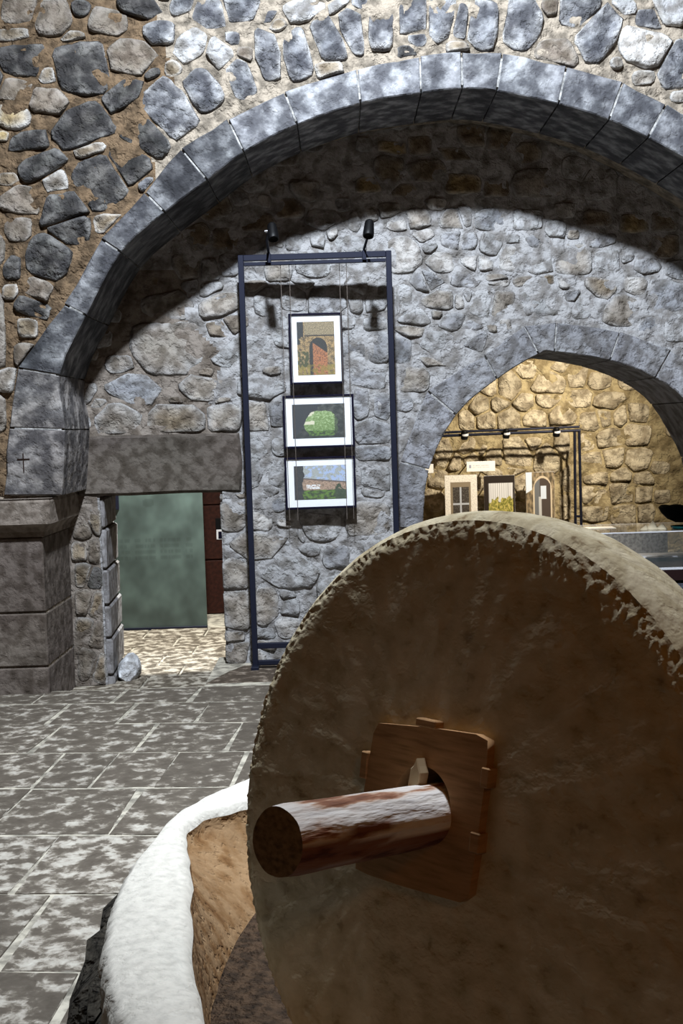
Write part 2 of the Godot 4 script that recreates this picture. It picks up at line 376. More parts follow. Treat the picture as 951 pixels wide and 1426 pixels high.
func grey(x: float) -> Color:
	return Color(x, x, x)


func mat(called: String, color: Color, rough := 0.9, tex: Texture2D = null, scale := 1.0, bump: Texture2D = null, bump_cm := 0.0, vertex := false) -> StandardMaterial3D:
	var m := StandardMaterial3D.new()
	m.resource_name = called
	m.albedo_color = color
	m.roughness = rough
	m.metallic_specular = 0.3
	if tex:
		m.albedo_texture = tex
	if bump:
		m.heightmap_enabled = true
		m.heightmap_texture = bump
		m.heightmap_scale = bump_cm
	if tex or bump:
		m.uv1_triplanar = true
		m.uv1_world_triplanar = true
		m.uv1_scale = Vector3.ONE * scale
		m.uv1_triplanar_sharpness = 5.0
	m.vertex_color_use_as_albedo = vertex
	mats[called] = m
	return m


func make_materials() -> void:
	var grain := noise_tex(0.018, 3, [[0.0, grey(0.55)], [0.35, grey(0.74)], [0.5, grey(0.86)], [0.62, grey(0.95)], [1.0, grey(1.0)]], 6)
	var pits := noise_tex(0.045, 9, [[0.0, grey(0.0)], [0.22, grey(0.1)], [0.34, grey(0.62)], [0.7, grey(0.85)], [1.0, grey(1.0)]], 5)
	var relief := noise_tex(0.014, 23, [[0.0, grey(0.0)], [0.3, grey(0.25)], [0.45, grey(0.55)], [0.6, grey(0.66)], [1.0, grey(1.0)]], 7)
	relief.noise.fractal_gain = 0.62
	var rough := noise_tex(0.02, 21, [[0.0, grey(0.0)], [1.0, grey(1.0)]], 6)
	var lime := noise_tex(0.011, 33, [[0.0, Color(0.42, 0.42, 0.435)], [0.34, Color(0.54, 0.54, 0.555)], [0.48, Color(0.68, 0.68, 0.69)], [0.62, Color(0.82, 0.82, 0.825)], [0.78, grey(0.95)], [1.0, grey(1.0)]], 7)
	var patchy := noise_tex(0.012, 14, [[0.0, Color(0.60, 0.58, 0.55)], [0.42, Color(0.80, 0.79, 0.78)], [0.6, grey(0.95)], [1.0, grey(1.0)]], 6)
	mat("grey_stone", Color.WHITE, 0.95, patchy, 1.3, relief, 1.6, true)
	mat("dressed_stone", Color.WHITE, 0.95, patchy, 1.3, relief, 0.7, true)
	mat("limed_basalt", Color.WHITE, 0.95, lime, 1.3, relief, 1.8, true)
	mat("dressed_basalt", Color.WHITE, 0.9, lime, 1.1, relief, 1.2, true)
	mat("sand_stone", Color.WHITE, 0.95, patchy, 1.2, relief, 2.4, true)
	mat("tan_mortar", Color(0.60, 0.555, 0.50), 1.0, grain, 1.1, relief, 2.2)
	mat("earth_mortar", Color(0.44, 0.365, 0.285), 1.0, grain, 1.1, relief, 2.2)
	mat("lime_mortar", Color(0.66, 0.655, 0.65), 1.0, grain, 1.4, rough, 1.0)
	mat("brown_mortar", Color(0.50, 0.465, 0.435), 1.0, patchy, 1.1, relief, 1.8)
	mat("grey_mortar", Color(0.615, 0.61, 0.615), 1.0, patchy, 1.1, relief, 1.8)
	mat("sand_mortar", Color(0.70, 0.64, 0.50), 1.0, patchy, 0.9, relief, 2.4)
	mat("plain_wall", Color(0.42, 0.33, 0.225), 1.0, grain, 0.6, rough, 2.0)
	for k in 4:   # slabs worn differently: dark stone with more or less lime left on it
		var at: float = [0.55, 0.60, 0.68, 0.47][k]
		var worn := noise_tex(0.013, 41 + k, [[0.0, Color(0.29, 0.262, 0.23)], [at - 0.08, Color(0.355, 0.325, 0.29)], [at, Color(0.43, 0.40, 0.36)], [at + 0.06, Color(0.54, 0.51, 0.47)], [at + 0.18, Color(0.64, 0.615, 0.575)], [1.0, Color(0.74, 0.72, 0.68)]], 8, FastNoiseLite.TYPE_SIMPLEX_SMOOTH, 1024)
		worn.noise.fractal_gain = 0.64
		worn.noise.domain_warp_enabled = true
		worn.noise.domain_warp_amplitude = 40.0
		worn.noise.domain_warp_frequency = 0.01
		mat("worn_slab_%d" % k, Color.WHITE, 0.85, worn, 0.62, relief, 0.8, true)
	mats.worn_slab = mats.worn_slab_1
	mat("floor_mortar", Color(0.73, 0.70, 0.64), 0.95, grain, 1.0, rough, 1.0)
	mat("millstone", Color(0.87, 0.81, 0.69), 0.95, noise_tex(0.016, 56, [[0.0, Color(0.55, 0.50, 0.44)], [0.16, Color(0.62, 0.57, 0.51)], [0.24, Color(0.80, 0.78, 0.74)], [0.45, Color(0.87, 0.86, 0.83)], [0.62, Color(0.92, 0.92, 0.91)], [1.0, grey(0.98)]], 6), 1.8, relief, 0.5)
	mat("basin_stone", Color(0.90, 0.875, 0.83), 0.9, noise_tex(0.03, 58, [[0.0, grey(0.80)], [0.45, grey(0.88)], [1.0, grey(0.94)]], 7), 1.6, relief, 0.5)
	mat("brown_stone", Color(0.60, 0.48, 0.35), 0.9, noise_tex(0.016, 57, [[0.0, Color(0.55, 0.45, 0.35)], [0.3, Color(0.80, 0.74, 0.66)], [0.6, grey(0.95)], [1.0, grey(1.0)]], 6), 1.4, pits, 0.5)  # basin inner wall, browner than the rim
	mat("trough_brown", Color(0.30, 0.23, 0.17), 0.85, grain, 2.5, rough, 1.5)  # dark brown colour of the trough floor
	mat("basin_base", Color(0.26, 0.24, 0.21), 1.0, grain, 1.4, rough, 3.0)
	mat("dark_steel", Color(0.12, 0.13, 0.185), 0.42)
	mats.dark_steel.metallic = 0.3
	mat("black_plastic", Color(0.035, 0.035, 0.042), 0.5)
	mat("chrome", Color(0.7, 0.7, 0.72), 0.25)
	mats.chrome.metallic = 1.0
	mat("navy_frame", Color(0.055, 0.05, 0.12), 0.35)
	mat("mat_board", Color(0.90, 0.90, 0.92), 0.8)
	mat("wire", Color(0.38, 0.35, 0.33), 0.5)
	mat("white_card", Color(0.95, 0.95, 0.94), 0.7)
	mat("brown_wood", Color(0.24, 0.12, 0.085), 0.6, noise_tex(0.02, 61, [[0.0, grey(0.6)], [1.0, grey(1.0)]]), 2.0)
	mat("plate_wood", Color(0.72, 0.55, 0.38), 0.8, noise_tex(0.015, 62, [[0.0, grey(0.68)], [0.5, grey(0.9)], [1.0, grey(1.0)]]), 3.0)
	mats.plate_wood.uv1_scale = Vector3(1.5, 9.0, 1.5)
	mat("end_wood", Color(0.66, 0.58, 0.48), 0.9, grain, 8.0)
	mat("black_cloth", Color(0.018, 0.02, 0.028), 0.95)
	mat("white_metal", Color(0.82, 0.82, 0.84), 0.5)
	mat("dark_wood", Color(0.15, 0.09, 0.09), 0.5)
	mat("bluish_stone", Color(0.36, 0.37, 0.41), 0.8, grain, 4.0)
	mat("teal_glass", Color(0.10, 0.30, 0.30), 0.2)
	mat("quartz", Color(0.75, 0.70, 0.60), 0.15)
	mat("dark_blue_cloth", Color(0.03, 0.035, 0.09), 0.9)
	mat("grey_fabric", Color(0.55, 0.54, 0.55), 0.9, grain, 3.0)
	var glass := mat("clear_glass", Color(0.9, 0.95, 0.95, 0.03), 0.03)
	glass.transparency = BaseMaterial3D.TRANSPARENCY_ALPHA
	glass.metallic_specular = 0.5
	# bark: pale bast with streaks of red-brown bark left on it, drawn out along the log
	var bark := StandardMaterial3D.new()
	bark.resource_name = "stripped_bark"
	bark.roughness = 0.75
	bark.vertex_color_use_as_albedo = true
	bark.albedo_texture = noise_tex(0.010, 71, [[0.0, Color(0.42, 0.24, 0.15)], [0.25, Color(0.60, 0.40, 0.29)], [0.33, Color(0.78, 0.65, 0.56)], [0.40, Color(0.88, 0.82, 0.78)], [0.6, Color(0.93, 0.90, 0.87)], [1.0, Color(0.84, 0.82, 0.82)]], 6)
	bark.heightmap_enabled = true
	bark.heightmap_texture = noise_tex(0.012, 72, [[0.0, grey(0.0)], [1.0, grey(1.0)]], 6)
	bark.heightmap_scale = 0.6
	bark.uv1_scale = Vector3(1.1, 0.3, 1.0)
	mats.bark = bark


func glow(called: String, c: Color, energy: float) -> StandardMaterial3D:
	var m := mat(called, Color.WHITE, 0.5)
	m.emission_enabled = true
	m.emission = c
	m.emission_energy_multiplier = energy
	return m


# ---------------------------------------------------------------- rubble masonry
func reach(s: Array, d: Vector2) -> float:
	var q := d.rotated(-s[4])
	return 1.0 / sqrt(pow(q.x / s[2], 2) + pow(q.y / s[3], 2))


func cut(poly: PackedVector2Array, n: Vector2, far: float) -> PackedVector2Array:
	var out := PackedVector2Array()
	for k in poly.size():
		var a := poly[k]
		var b := poly[(k + 1) % poly.size()]
		var da := a.dot(n) - far
		var db := b.dot(n) - far
		if da <= 0:
			out.append(a)
		if da * db < 0:
			out.append(a.lerp(b, da / (da - db)))
	return out


func resample(poly: PackedVector2Array, n: int) -> PackedVector2Array:
	var total := 0.0
	for k in poly.size():
		total += poly[k].distance_to(poly[(k + 1) % poly.size()])
	var out := PackedVector2Array()
	var k := 0
	var at := 0.0
	for s in n:
		var want := total * s / n
		while true:
			var l := poly[k].distance_to(poly[(k + 1) % poly.size()])
			if at + l >= want or k >= poly.size() - 1:
				out.append(poly[k].lerp(poly[(k + 1) % poly.size()], clampf((want - at) / maxf(l, 1e-6), 0, 1)))
				break
			at += l
			k += 1
	return out


# a rounded, uneven stone over its outline; local x, y on the wall, z out of it
func stone_mesh(poly: PackedVector2Array, high: float, core: Color, rim: Color, salt: float, edge := 0.09) -> ArrayMesh:
	var g := Geo.new()
	var n := poly.size()
	var small := 1e9
	for p in poly:
		small = minf(small, p.length())
	var rings := []
	var lean := Vector2(bumps.get_noise_2d(salt * 7.0, 11.0), bumps.get_noise_2d(salt * 7.0, 91.0) - 0.12) * 0.35
	for spec in [[1.0, -0.03, 0.0, 1.0], [1.0, high * 0.45, 0.3, 0.95], [1.0 - edge, high * 0.92, 0.7, 0.62], [0.62, high, 1.0, 0.12]]:
		var ring := []
		for p in poly:
			var w := bumps.get_noise_3d(p.x * 700 + salt, p.y * 700, spec[0] * 40)
			var w2 := bumps.get_noise_3d(p.x * 320 + salt, p.y * 320 + 50, 7.0)
			var q: Vector2 = p * (spec[0] + 0.05 * w)
			var col: Color = core.lerp(rim, clampf(spec[3] + 0.5 * w2, 0, 1))
			ring.append(g.vert(Vector3(q.x, q.y, spec[1] + spec[2] * ((w2 + 0.6 * w) * high * 0.7 + clampf(lean.dot(p), -high * 0.6, high * 0.8))), col * (1.0 + 0.2 * w)))
		rings.append(ring)
	for r in rings.size() - 1:
		for k in n:
			var k2 := (k + 1) % n
			g.quad(rings[r][k], rings[r][k2], rings[r + 1][k2], rings[r + 1][k])
	var mid := g.vert(Vector3(0, 0, high * (1.0 + 0.5 * bumps.get_noise_2d(salt, 3.0))), core)
	for k in n:
		g.tri(rings[3][k], rings[3][(k + 1) % n], mid)
	return g.mesh()


func lay_stones(listed: Array, wall: Node3D, at: Transform3D, outside: Array, area: Rect2, opts: Dictionary) -> int:
	var stones := listed.duplicate()
	# small and middling stones fill what the listed ones leave of the area
	for pass_ in opts.fill:
		for k in int(pass_[2]):
			var h: float = rng.randf_range(pass_[0], pass_[1])
			var s := [rng.randf_range(area.position.x, area.end.x), rng.randf_range(area.position.y, area.end.y), h * rng.randf_range(1.0, 1.7), h, rng.randf_range(-0.2, 0.2), opts.tones[rng.randi() % opts.tones.size()]]
			var ok := true
			for o in stones:
				var d := Vector2(o[0] - s[0], o[1] - s[1])
				if d.length_squared() > 0.5:
					continue
				var u := d.normalized()
				if d.length() < 0.93 * (reach(o, u) + reach(s, u)):
					ok = false
					break
			if ok:
				for hole in outside:
					if Geometry2D.is_point_in_polygon(Vector2(s[0], s[1]), hole):
						ok = false
			if ok:
				stones.append(s)
	var made := 0
	for a in stones.size():
		var s: Array = stones[a]
		var poly := PackedVector2Array()
		var power := rng.randf_range(3.0, 5.5)
		for k in 36:
			var t := TAU * k / 36
			var e := Vector2(signf(cos(t)) * pow(absf(cos(t)), 2.0 / power) * s[2], signf(sin(t)) * pow(absf(sin(t)), 2.0 / power) * s[3])
			e *= opts.grow * (1.0 + 0.13 * bumps.get_noise_2d(cos(t) * 110 + a * 37.0, sin(t) * 110) + 0.07 * bumps.get_noise_2d(cos(t) * 400 + a * 57.0, sin(t) * 400))
			poly.append(e.rotated(s[4]))
		var mid := Vector2(s[0], s[1])
		for b in stones.size():
			if b == a:
				continue
			var o: Array = stones[b]
			var d := Vector2(o[0], o[1]) - mid
			if d.length() > s[2] + s[3] + o[2] + o[3]:
				continue
			var u := d.normalized()
			var ra := reach(s, u)
			var rb := reach(o, u)
			if d.length() < 1.35 * (ra + rb):
				poly = cut(poly, u, d.length() * ra / (ra + rb) - opts.gap * 0.5)
			if poly.size() < 3:
				break
		if poly.size() < 3:
			continue
		for k in poly.size():
			poly[k] += mid
		for hole in outside:
			var left := Geometry2D.clip_polygons(poly, hole)
			var best := PackedVector2Array()
			var most := 0.0
			for q in left:
				var ar := area_of(q)
				if absf(ar) > most:
					most = absf(ar)
					best = q
			poly = best
			if poly.size() < 3:
				break
		if poly.size() < 3 or absf(area_of(poly)) < 0.0006:
			continue
		if area_of(poly) < 0:
			poly.reverse()
		var c := Vector2()
		poly = resample(poly, 22 if absf(area_of(poly)) > 0.012 else 13)
		for p in poly:
			c += p / poly.size()
		for k in poly.size():
			poly[k] -= c
		var core: Color = TONES[s[5]]
		core = core * rng.randf_range(0.82, 1.18)
		var dark: bool = s[5] == 1 or s[5] == 4 or s[5] == 8
		if dark:
			core = core * opts.dark
		var rim: Color = core.lerp(opts.rim, opts.rim_share * (0.3 if s[5] > 7 else 1.0))
		var m := stone_mesh(poly, opts.high * rng.randf_range(0.7, 1.4), core, rim, a * 31.7)
		put(opts.called, m, mats[opts.dark_mat] if dark else mats[opts.mat], wall, at * Transform3D(Basis(), Vector3(c.x, c.y, 0)))
		made += 1
	return made


# the uneven mortar between and partly over the stones: a bed of real relief, left out over openings
func mortar_bed(wall: Node3D, area: Rect2, outside: Array, material: Material, mean: float, amp: float, step := 0.022) -> void:
	var lump := FastNoiseLite.new()
	lump.seed = 77
	lump.frequency = 0.045
	lump.fractal_octaves = 4
	lump.fractal_gain = 0.6
	var nx := int(area.size.x / step)
	var ny := int(area.size.y / step)
	var g := Geo.new()
	var id := {}
	for y in ny:
		for x in nx:
			var c := area.position + Vector2(x + 0.5, y + 0.5) * step
			var open := false
			for hole in outside:
				if Geometry2D.is_point_in_polygon(c, hole):
					open = true
					break
			if open:
				continue
			var q := []
			for e in [[0, 0], [1, 0], [1, 1], [0, 1]]:
				var key := Vector2i(x + e[0], y + e[1])
				if not id.has(key):
					var p := area.position + Vector2(key) * step
					var h := lump.get_noise_2d(p.x * 100, p.y * 100)
					var slow := bumps.get_noise_2d(p.x * 120, p.y * 120)
					id[key] = g.vert(Vector3(p.x + 0.006 * h, p.y - 0.006 * h, maxf(0.001, mean + amp * (h + 0.7 * slow))))
				q.append(id[key])
			g.quad(q[0], q[1], q[2], q[3])
	put("mortar_bed", g.mesh(), material, wall)


func area_of(p: PackedVector2Array) -> float:
	var s := 0.0
	for k in p.size():
		s += p[k].cross(p[(k + 1) % p.size()])
	return s / 2.0


# the lime mortar in the joints of an arch, a touch behind the faces of its stones
func joint_filling(ring: Array, wall: Node3D, z0: float, z1: float) -> void:
	var p := PackedVector2Array()
	for k in ring.size():
		var a := Vector2(ring[k][0], ring[k][1])
		p.append(a + (Vector2(ring[k][2], ring[k][3]) - a).normalized() * 0.022)
	for k in range(ring.size() - 1, -1, -1):
		var b := Vector2(ring[k][2], ring[k][3])
		p.append(b + (Vector2(ring[k][0], ring[k][1]) - b).normalized() * 0.03)
	put("joint_mortar", slab(p, z0, z1), mats.lime_mortar, wall)


# the wedge stones of an arch, each running through the depth of the arch
func lay_ring(ring: Array, wall: Node3D, at: Transform3D, z0: float, z1: float, core: Color, rim: Color, material: Material, sub := 3) -> void:
	for k in ring.size() - 1:
		var a: Array = ring[k]
		var b: Array = ring[k + 1]
		var pa := Vector2(a[0], a[1])
		var pb := Vector2(b[0], b[1])
		var qa := Vector2(a[2], a[3])
		var qb := Vector2(b[2], b[3])
		var gap := 0.0045
		var e := (pb - pa).normalized() * gap
		var prev := Vector2(ring[maxi(k - 1, 0)][0], ring[maxi(k - 1, 0)][1])
		var next := Vector2(ring[mini(k + 2, ring.size() - 1)][0], ring[mini(k + 2, ring.size() - 1)][1])
		var poly := PackedVector2Array()
		for s in sub + 1:   # the inner edge follows the curve of the arch
			var t := float(s) / sub
			poly.append(pa.cubic_interpolate(pb, prev, next, t) + e * (1.0 - 2.0 * t))
		for s in sub + 1:
			var t := 1.0 - float(s) / sub
			poly.append(qa.lerp(qb, t) + e * (1.0 - 2.0 * t) + (qa - pa).normalized() * (0.012 * bumps.get_noise_2d(k * 60.0, s * 90.0)))
		var c := Vector2()
		for p in poly:
			c += p / poly.size()
		for i in poly.size():
			poly[i] -= c
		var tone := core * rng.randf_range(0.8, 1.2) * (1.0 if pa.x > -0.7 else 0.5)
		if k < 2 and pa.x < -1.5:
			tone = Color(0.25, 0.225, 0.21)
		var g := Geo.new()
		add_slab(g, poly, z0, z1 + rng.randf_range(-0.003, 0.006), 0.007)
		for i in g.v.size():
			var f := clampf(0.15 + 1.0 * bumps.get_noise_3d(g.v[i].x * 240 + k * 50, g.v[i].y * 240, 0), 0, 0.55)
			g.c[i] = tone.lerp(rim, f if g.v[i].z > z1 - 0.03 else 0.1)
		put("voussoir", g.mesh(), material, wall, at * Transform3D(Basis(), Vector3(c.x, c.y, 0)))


# ---------------------------------------------------------------- prints
func ink(w: int, h: int, f: Callable) -> StandardMaterial3D:
	var im := Image.create(w, h, false, Image.FORMAT_RGB8)
	for y in h:
		for x in w:
			im.set_pixel(x, y, f.call((x + 0.5) / w, (y + 0.5) / h))
	var m := StandardMaterial3D.new()
	m.albedo_texture = ImageTexture.create_from_image(im)
	m.roughness = 0.6
	m.metallic_specular = 0.3
	m.texture_repeat = false
	return m


func nz(x: float, y: float, f: float) -> float:
	return bumps.get_noise_2d(x * f, y * f)


func print_gate(u: float, v: float) -> Color:   # an old gate of carved stone, bricked up with reddish stone
	var c := Color(0.68, 0.55, 0.36)
	c = c.darkened(clampf(0.25 + 0.5 * nz(u, v, 900) + 0.8 * nz(u + 3, v, 4200), 0, 0.7))
	if v < 0.26 and u > 0.2:
		c = Color(0.66, 0.58, 0.44).darkened(clampf(0.22 + 0.8 * nz(u, v, 4600), 0, 0.6))
	if absf(v - 0.26) < 0.012 and u > 0.2:
		c = Color(0.18, 0.13, 0.09)
	var du := (u - 0.56) / 0.24
	var inside := absf(du) < 1.0 and v > 0.30 + 0.20 * (1.0 - sqrt(maxf(0.0, 1.0 - du * du)))
	if inside:
		c = Color(0.68, 0.42, 0.25).darkened(clampf(0.15 + 0.5 * nz(u + 9, v, 1500) + 0.7 * nz(u, v, 4000), 0, 0.6))
		if du < -0.62 or v < 0.42 + 0.3 * (du + 0.8) * 0.4 - 0.05:
			c = Color(0.10, 0.07, 0.06)
	if u < 0.17 and v < 0.38 - 0.5 * nz(u, v, 500):
		c = Color(0.09, 0.07, 0.09)
	if v > 0.8 and nz(u + 5, v, 800) > -0.05 - (v - 0.8):
		c = c.lerp(Color(0.50, 0.44, 0.14), 0.6)
	if u < 0.3 and v > 0.55 and v < 0.85 and nz(u, v + 4, 900) > -0.1:
		c = Color(0.24, 0.24, 0.10)
	return c


func print_cave(u: float, v: float) -> Color:   # a green garden seen through a dark vault
	var c := Color(0.13, 0.12, 0.15)
	if u + 0.55 * v > 0.56 + 0.1 * nz(u, v, 300):
		c = Color(0.30, 0.29, 0.27).darkened(clampf(0.3 + 0.7 * nz(u, v, 700) + v * 0.4, 0, 0.8))
	var du := (u - 0.55) / 0.32
	var dv := (v - 0.62) / 0.44
	if du * du + dv * dv < 1.0 + 0.25 * nz(u, v, 400) and v < 0.93:
		c = Color(0.36, 0.46, 0.22).lerp(Color(0.78, 0.84, 0.66), clampf(0.22 + 0.5 * nz(u, v, 1300) + 0.9 * nz(u, v, 4200) - 0.5 * (v - 0.5), 0, 1))
		if v > 0.78:
			c = Color(0.33, 0.45, 0.14).darkened(clampf(0.2 + nz(u, v, 1200), 0, 0.6))
		if u < 0.42 and v < 0.6 and nz(u, v, 500) > 0.0:
			c = Color(0.80, 0.78, 0.68)
		if u > 0.8:
			c = c.darkened(0.45)
	return c


func print_garden(u: float, v: float) -> Color:   # a long low house behind a lawn and a dark tree trunk
	var c := Color(0.62, 0.68, 0.80)
	if v < 0.5 and nz(u, v, 700) + 0.5 * nz(u, v, 2200) > -0.15 + 0.5 * (u - 0.5):
		c = Color(0.46, 0.47, 0.44).lerp(Color(0.75, 0.76, 0.76), clampf(0.5 + nz(u + 2, v, 5000), 0, 1))
	if v > 0.33 + 0.16 * u:
		c = Color(0.68, 0.56, 0.47).darkened(clampf(0.1 + 0.4 * nz(u, v, 1500) + 0.6 * nz(u, v, 4500), 0, 0.6))
		if v < 0.37 + 0.16 * u:
			c = Color(0.36, 0.30, 0.28)
	if v > 0.56 and v < 0.69 and u > 0.23 and u < 0.5 and nz(u, v, 1800) > -0.12:
		c = Color(0.86, 0.86, 0.86)
	if v > 0.72:
		c = Color(0.34, 0.46, 0.10).darkened(clampf(0.15 + 0.9 * nz(u, v, 900) + (v - 0.75), 0, 0.8))
	if u > 0.78 and v > 0.62 + 0.2 * nz(u, v, 500):
		c = Color(0.14, 0.19, 0.08).lightened(clampf(0.3 * nz(u, v, 2000), 0, 0.3))
	if u < 0.17 + 0.05 * nz(v, u, 400):
		c = Color(0.10, 0.08, 0.09).lightened(clampf(0.15 * nz(u, v, 2000), 0, 0.2))
	return c


func print_window(u: float, v: float) -> Color:   # a barred window in a white stone surround
	if u < 0.17 or u > 0.80 or v < 0.14:
		return Color(0.96, 0.94, 0.90).darkened(clampf(0.04 + 0.2 * nz(u, v, 2500), 0, 0.2))
	if u < 0.24 or u > 0.74 or v < 0.24:
		return Color(0.55, 0.50, 0.42)
	if (absf(u - 0.49) < 0.03) or absf(v - 0.58) < 0.02 or absf(v - 0.86) < 0.015:
		return Color(0.72, 0.74, 0.78)
	return Color(0.24, 0.22, 0.20).lightened(clampf(0.5 * nz(u * 2, v, 2500), 0, 0.45))


func print_hill(u: float, v: float) -> Color:   # a green slope behind a fence, dark border
	if u < 0.14 or u > 0.94 or v < 0.14:
		return Color(0.17, 0.14, 0.12)
	if v < 0.45 + 0.1 * nz(u, v, 500) - 0.15 * (u - 0.5):
		var s := Color(0.86, 0.86, 0.87)
		return s.darkened(0.25) if sin(u * 90.0) > 0.75 else s
	return Color(0.50, 0.50, 0.22).lerp(Color(0.80, 0.74, 0.42), clampf(0.5 + 1.2 * nz(u, v, 1100), 0, 1)).darkened(clampf(0.8 * nz(u + 4, v, 1800), 0, 0.5))


func print_doorway(u: float, v: float) -> Color:   # a tall arched doorway of grey stone
	if u < 0.22 and v < 0.34 - 0.25 * u:
		return Color(0.86, 0.90, 0.95)
	var du := (u - 0.58) / 0.33
	var top := 0.06 + 0.24 * (1.0 - sqrt(maxf(0.0, 1.0 - du * du)))
	if absf(du) < 1.0 and v > top:
		if absf(du) > 0.86 or v < top + 0.04:
			return Color(0.80, 0.74, 0.64)
		if u > 0.52 and u < 0.72 and v > 0.22 and v < 0.44:
			return Color(0.82, 0.86, 0.92)
		if u > 0.44 and u < 0.54 and v > 0.40:
			return Color(0.74, 0.74, 0.74)
		if u < 0.48:
			return Color(0.42, 0.43, 0.44)
		return Color(0.30, 0.26, 0.24)
	return Color(0.62, 0.55, 0.44).darkened(clampf(0.2 + 0.5 * nz(u, v, 700), 0, 0.5))


func print_label(u: float, v: float) -> Color:   # a line or two of small grey print, a small mark before it
	if u > 0.08 and u < 0.16 and v > 0.34 and v < 0.66:
		return Color(0.62, 0.64, 0.72)
	if u > 0.2 and u < 0.8 and (absf(v - 0.42) < 0.05 or absf(v - 0.60) < 0.04) and nz(u, v * 0.1, 4000) > -0.1:
		return Color(0.80, 0.80, 0.82)
	return Color(0.96, 0.96, 0.95)


# a flat print: quad in x, y facing +z
func sheet(w: float, h: float) -> ArrayMesh:
	var g := Geo.new()
	g.face([Vector3(-w / 2, -h / 2, 0), Vector3(w / 2, -h / 2, 0), Vector3(w / 2, h / 2, 0), Vector3(-w / 2, h / 2, 0)], Color.WHITE, [Vector2(0, 1), Vector2(1, 1), Vector2(1, 0), Vector2(0, 0)])
	return g.mesh()


# ---------------------------------------------------------------- the scene
func _ready() -> void:
	# camera
	var cam := Camera3D.new()
	var pitch := -atan(118.0 / 1700.0)
	cam.fov = rad_to_deg(2.0 * atan(713.0 / 1700.0))
	cam.position = Vector3(0, 1.55, 0)
	cam.basis = Basis(Vector3.RIGHT, pitch) * Basis(Vector3.BACK, -deg_to_rad(1.8))
	cam.near = 0.05
	add_child(cam)
	# air: a closed room, no sky to be seen
	var env := Environment.new()
	env.background_mode = Environment.BG_COLOR
	env.background_color = Color.BLACK
	env.tonemap_mode = Environment.TONE_MAPPER_LINEAR
	env.tonemap_exposure = 1.0
	env.sdfgi_enabled = true
	env.ssao_enabled = true
	env.ssil_enabled = true
	var we := WorldEnvironment.new()
	we.environment = env
	add_child(we)

	rng.seed = 20240611
	bumps.seed = 5
	bumps.frequency = 0.01
	bumps.fractal_octaves = 3
	make_materials()
	lamps()

	build_room()
	build_front_wall()
	build_back_wall()
	build_floor()
	build_side_room()
	build_far_room()
	build_mill()
	build_display()
	build_far_display()
	build_small_things()


func aim(l: Light3D, at: Vector3, to: Vector3) -> void:
	l.transform = Transform3D(Basis.looking_at(to - at, Vector3.UP if absf((to - at).normalized().y) < 0.99 else Vector3.RIGHT), at)


func lamps() -> void:
	# the cool floodlight high under the ceiling, over the mill
	flood("ceiling_floodlight", Vector3(0.0, 5.8, -3.58), Vector3(0.9, 1.6, -6.3), 0.14, Color(0.92, 0.96, 1.0), 86.0, 66.0, "round cool white floodlight hung from the ceiling above the millstone")
	# added fill: an invented warm globe behind the viewer in place of ambient light
	var g := thing("added_fill_globe", "added warm fill light shaped as an opal globe on a stem behind the viewer", "lamp", Transform3D(Basis(), Vector3(1.2, 3.4, 1.6)))
	var s := SphereMesh.new()
	s.radius = 0.2
	s.height = 0.4
	put("globe", s, glow("warm_fill_glow", Color(1.0, 0.68, 0.32), 3.0), g)
	put("stem", tube([Vector3(0, 0.19, 0), Vector3(0, 3.1, 0)], 0.012), mats.black_plastic, g)
	var o := OmniLight3D.new()
	o.light_color = Color(1.0, 0.68, 0.32)
	o.light_energy = 0.66
	o.light_size = 0.2
	o.omni_range = 30
	o.shadow_enabled = true
	o.position = Vector3(1.2, 3.4, 1.6)
	add_child(o)
	# side room: a cool ceiling spot just inside the door
	flood("ceiling_spot", Vector3(-1.05, 2.75, -9.35), Vector3(-1.35, -0.1, -9.3), 0.07, Color(1.0, 1.0, 0.97), 20.0, 60.0, "small white ceiling spot inside the side room")
	# far room: a warm spot high up on the side
	flood("wall_spot", Vector3(2.5, 2.7, -9.35), Vector3(0.75, 1.15, -11.8), 0.06, Color(1.0, 0.945, 0.85), 15.0, 56.0, "warm spot lamp high in the far room")


func flood(called: String, at: Vector3, to: Vector3, r: float, c: Color, energy: float, cone: float, label: String) -> void:
	var l := SpotLight3D.new()
	l.light_color = c
	l.light_energy = energy
	l.light_size = r
	l.spot_range = 40
	l.spot_angle = cone
	l.spot_angle_attenuation = 0.9
	l.shadow_enabled = true
	aim(l, at, to)
	add_child(l)
	var t := thing(called, label, "lamp", l.transform)
	var d := CylinderMesh.new()
	d.top_radius = r
	d.bottom_radius = r
	d.height = 0.01
	put("lens", d, glow(called + "_glow", c, 6.0), t, Transform3D(Basis(Vector3.RIGHT, PI / 2), Vector3(0, 0, 0.03)))
	put("housing", lathe([Vector2(r * 1.05, 0.0), Vector2(r * 1.1, 0.02), Vector2(r * 1.08, 0.12), Vector2(r * 0.7, 0.2), Vector2(0.001, 0.21)], 24), mats.black_plastic, t, Transform3D(Basis(Vector3.RIGHT, PI / 2), Vector3(0, 0, 0.02)))


func ring_poly(ring: Array, inner: bool, out: float) -> PackedVector2Array:
	var p := PackedVector2Array()
	for k in ring.size():
		var a := Vector2(ring[k][0], ring[k][1])
		var b := Vector2(ring[k][2], ring[k][3])
		p.append((a if inner else b) + (b - a).normalized() * out)
	return p


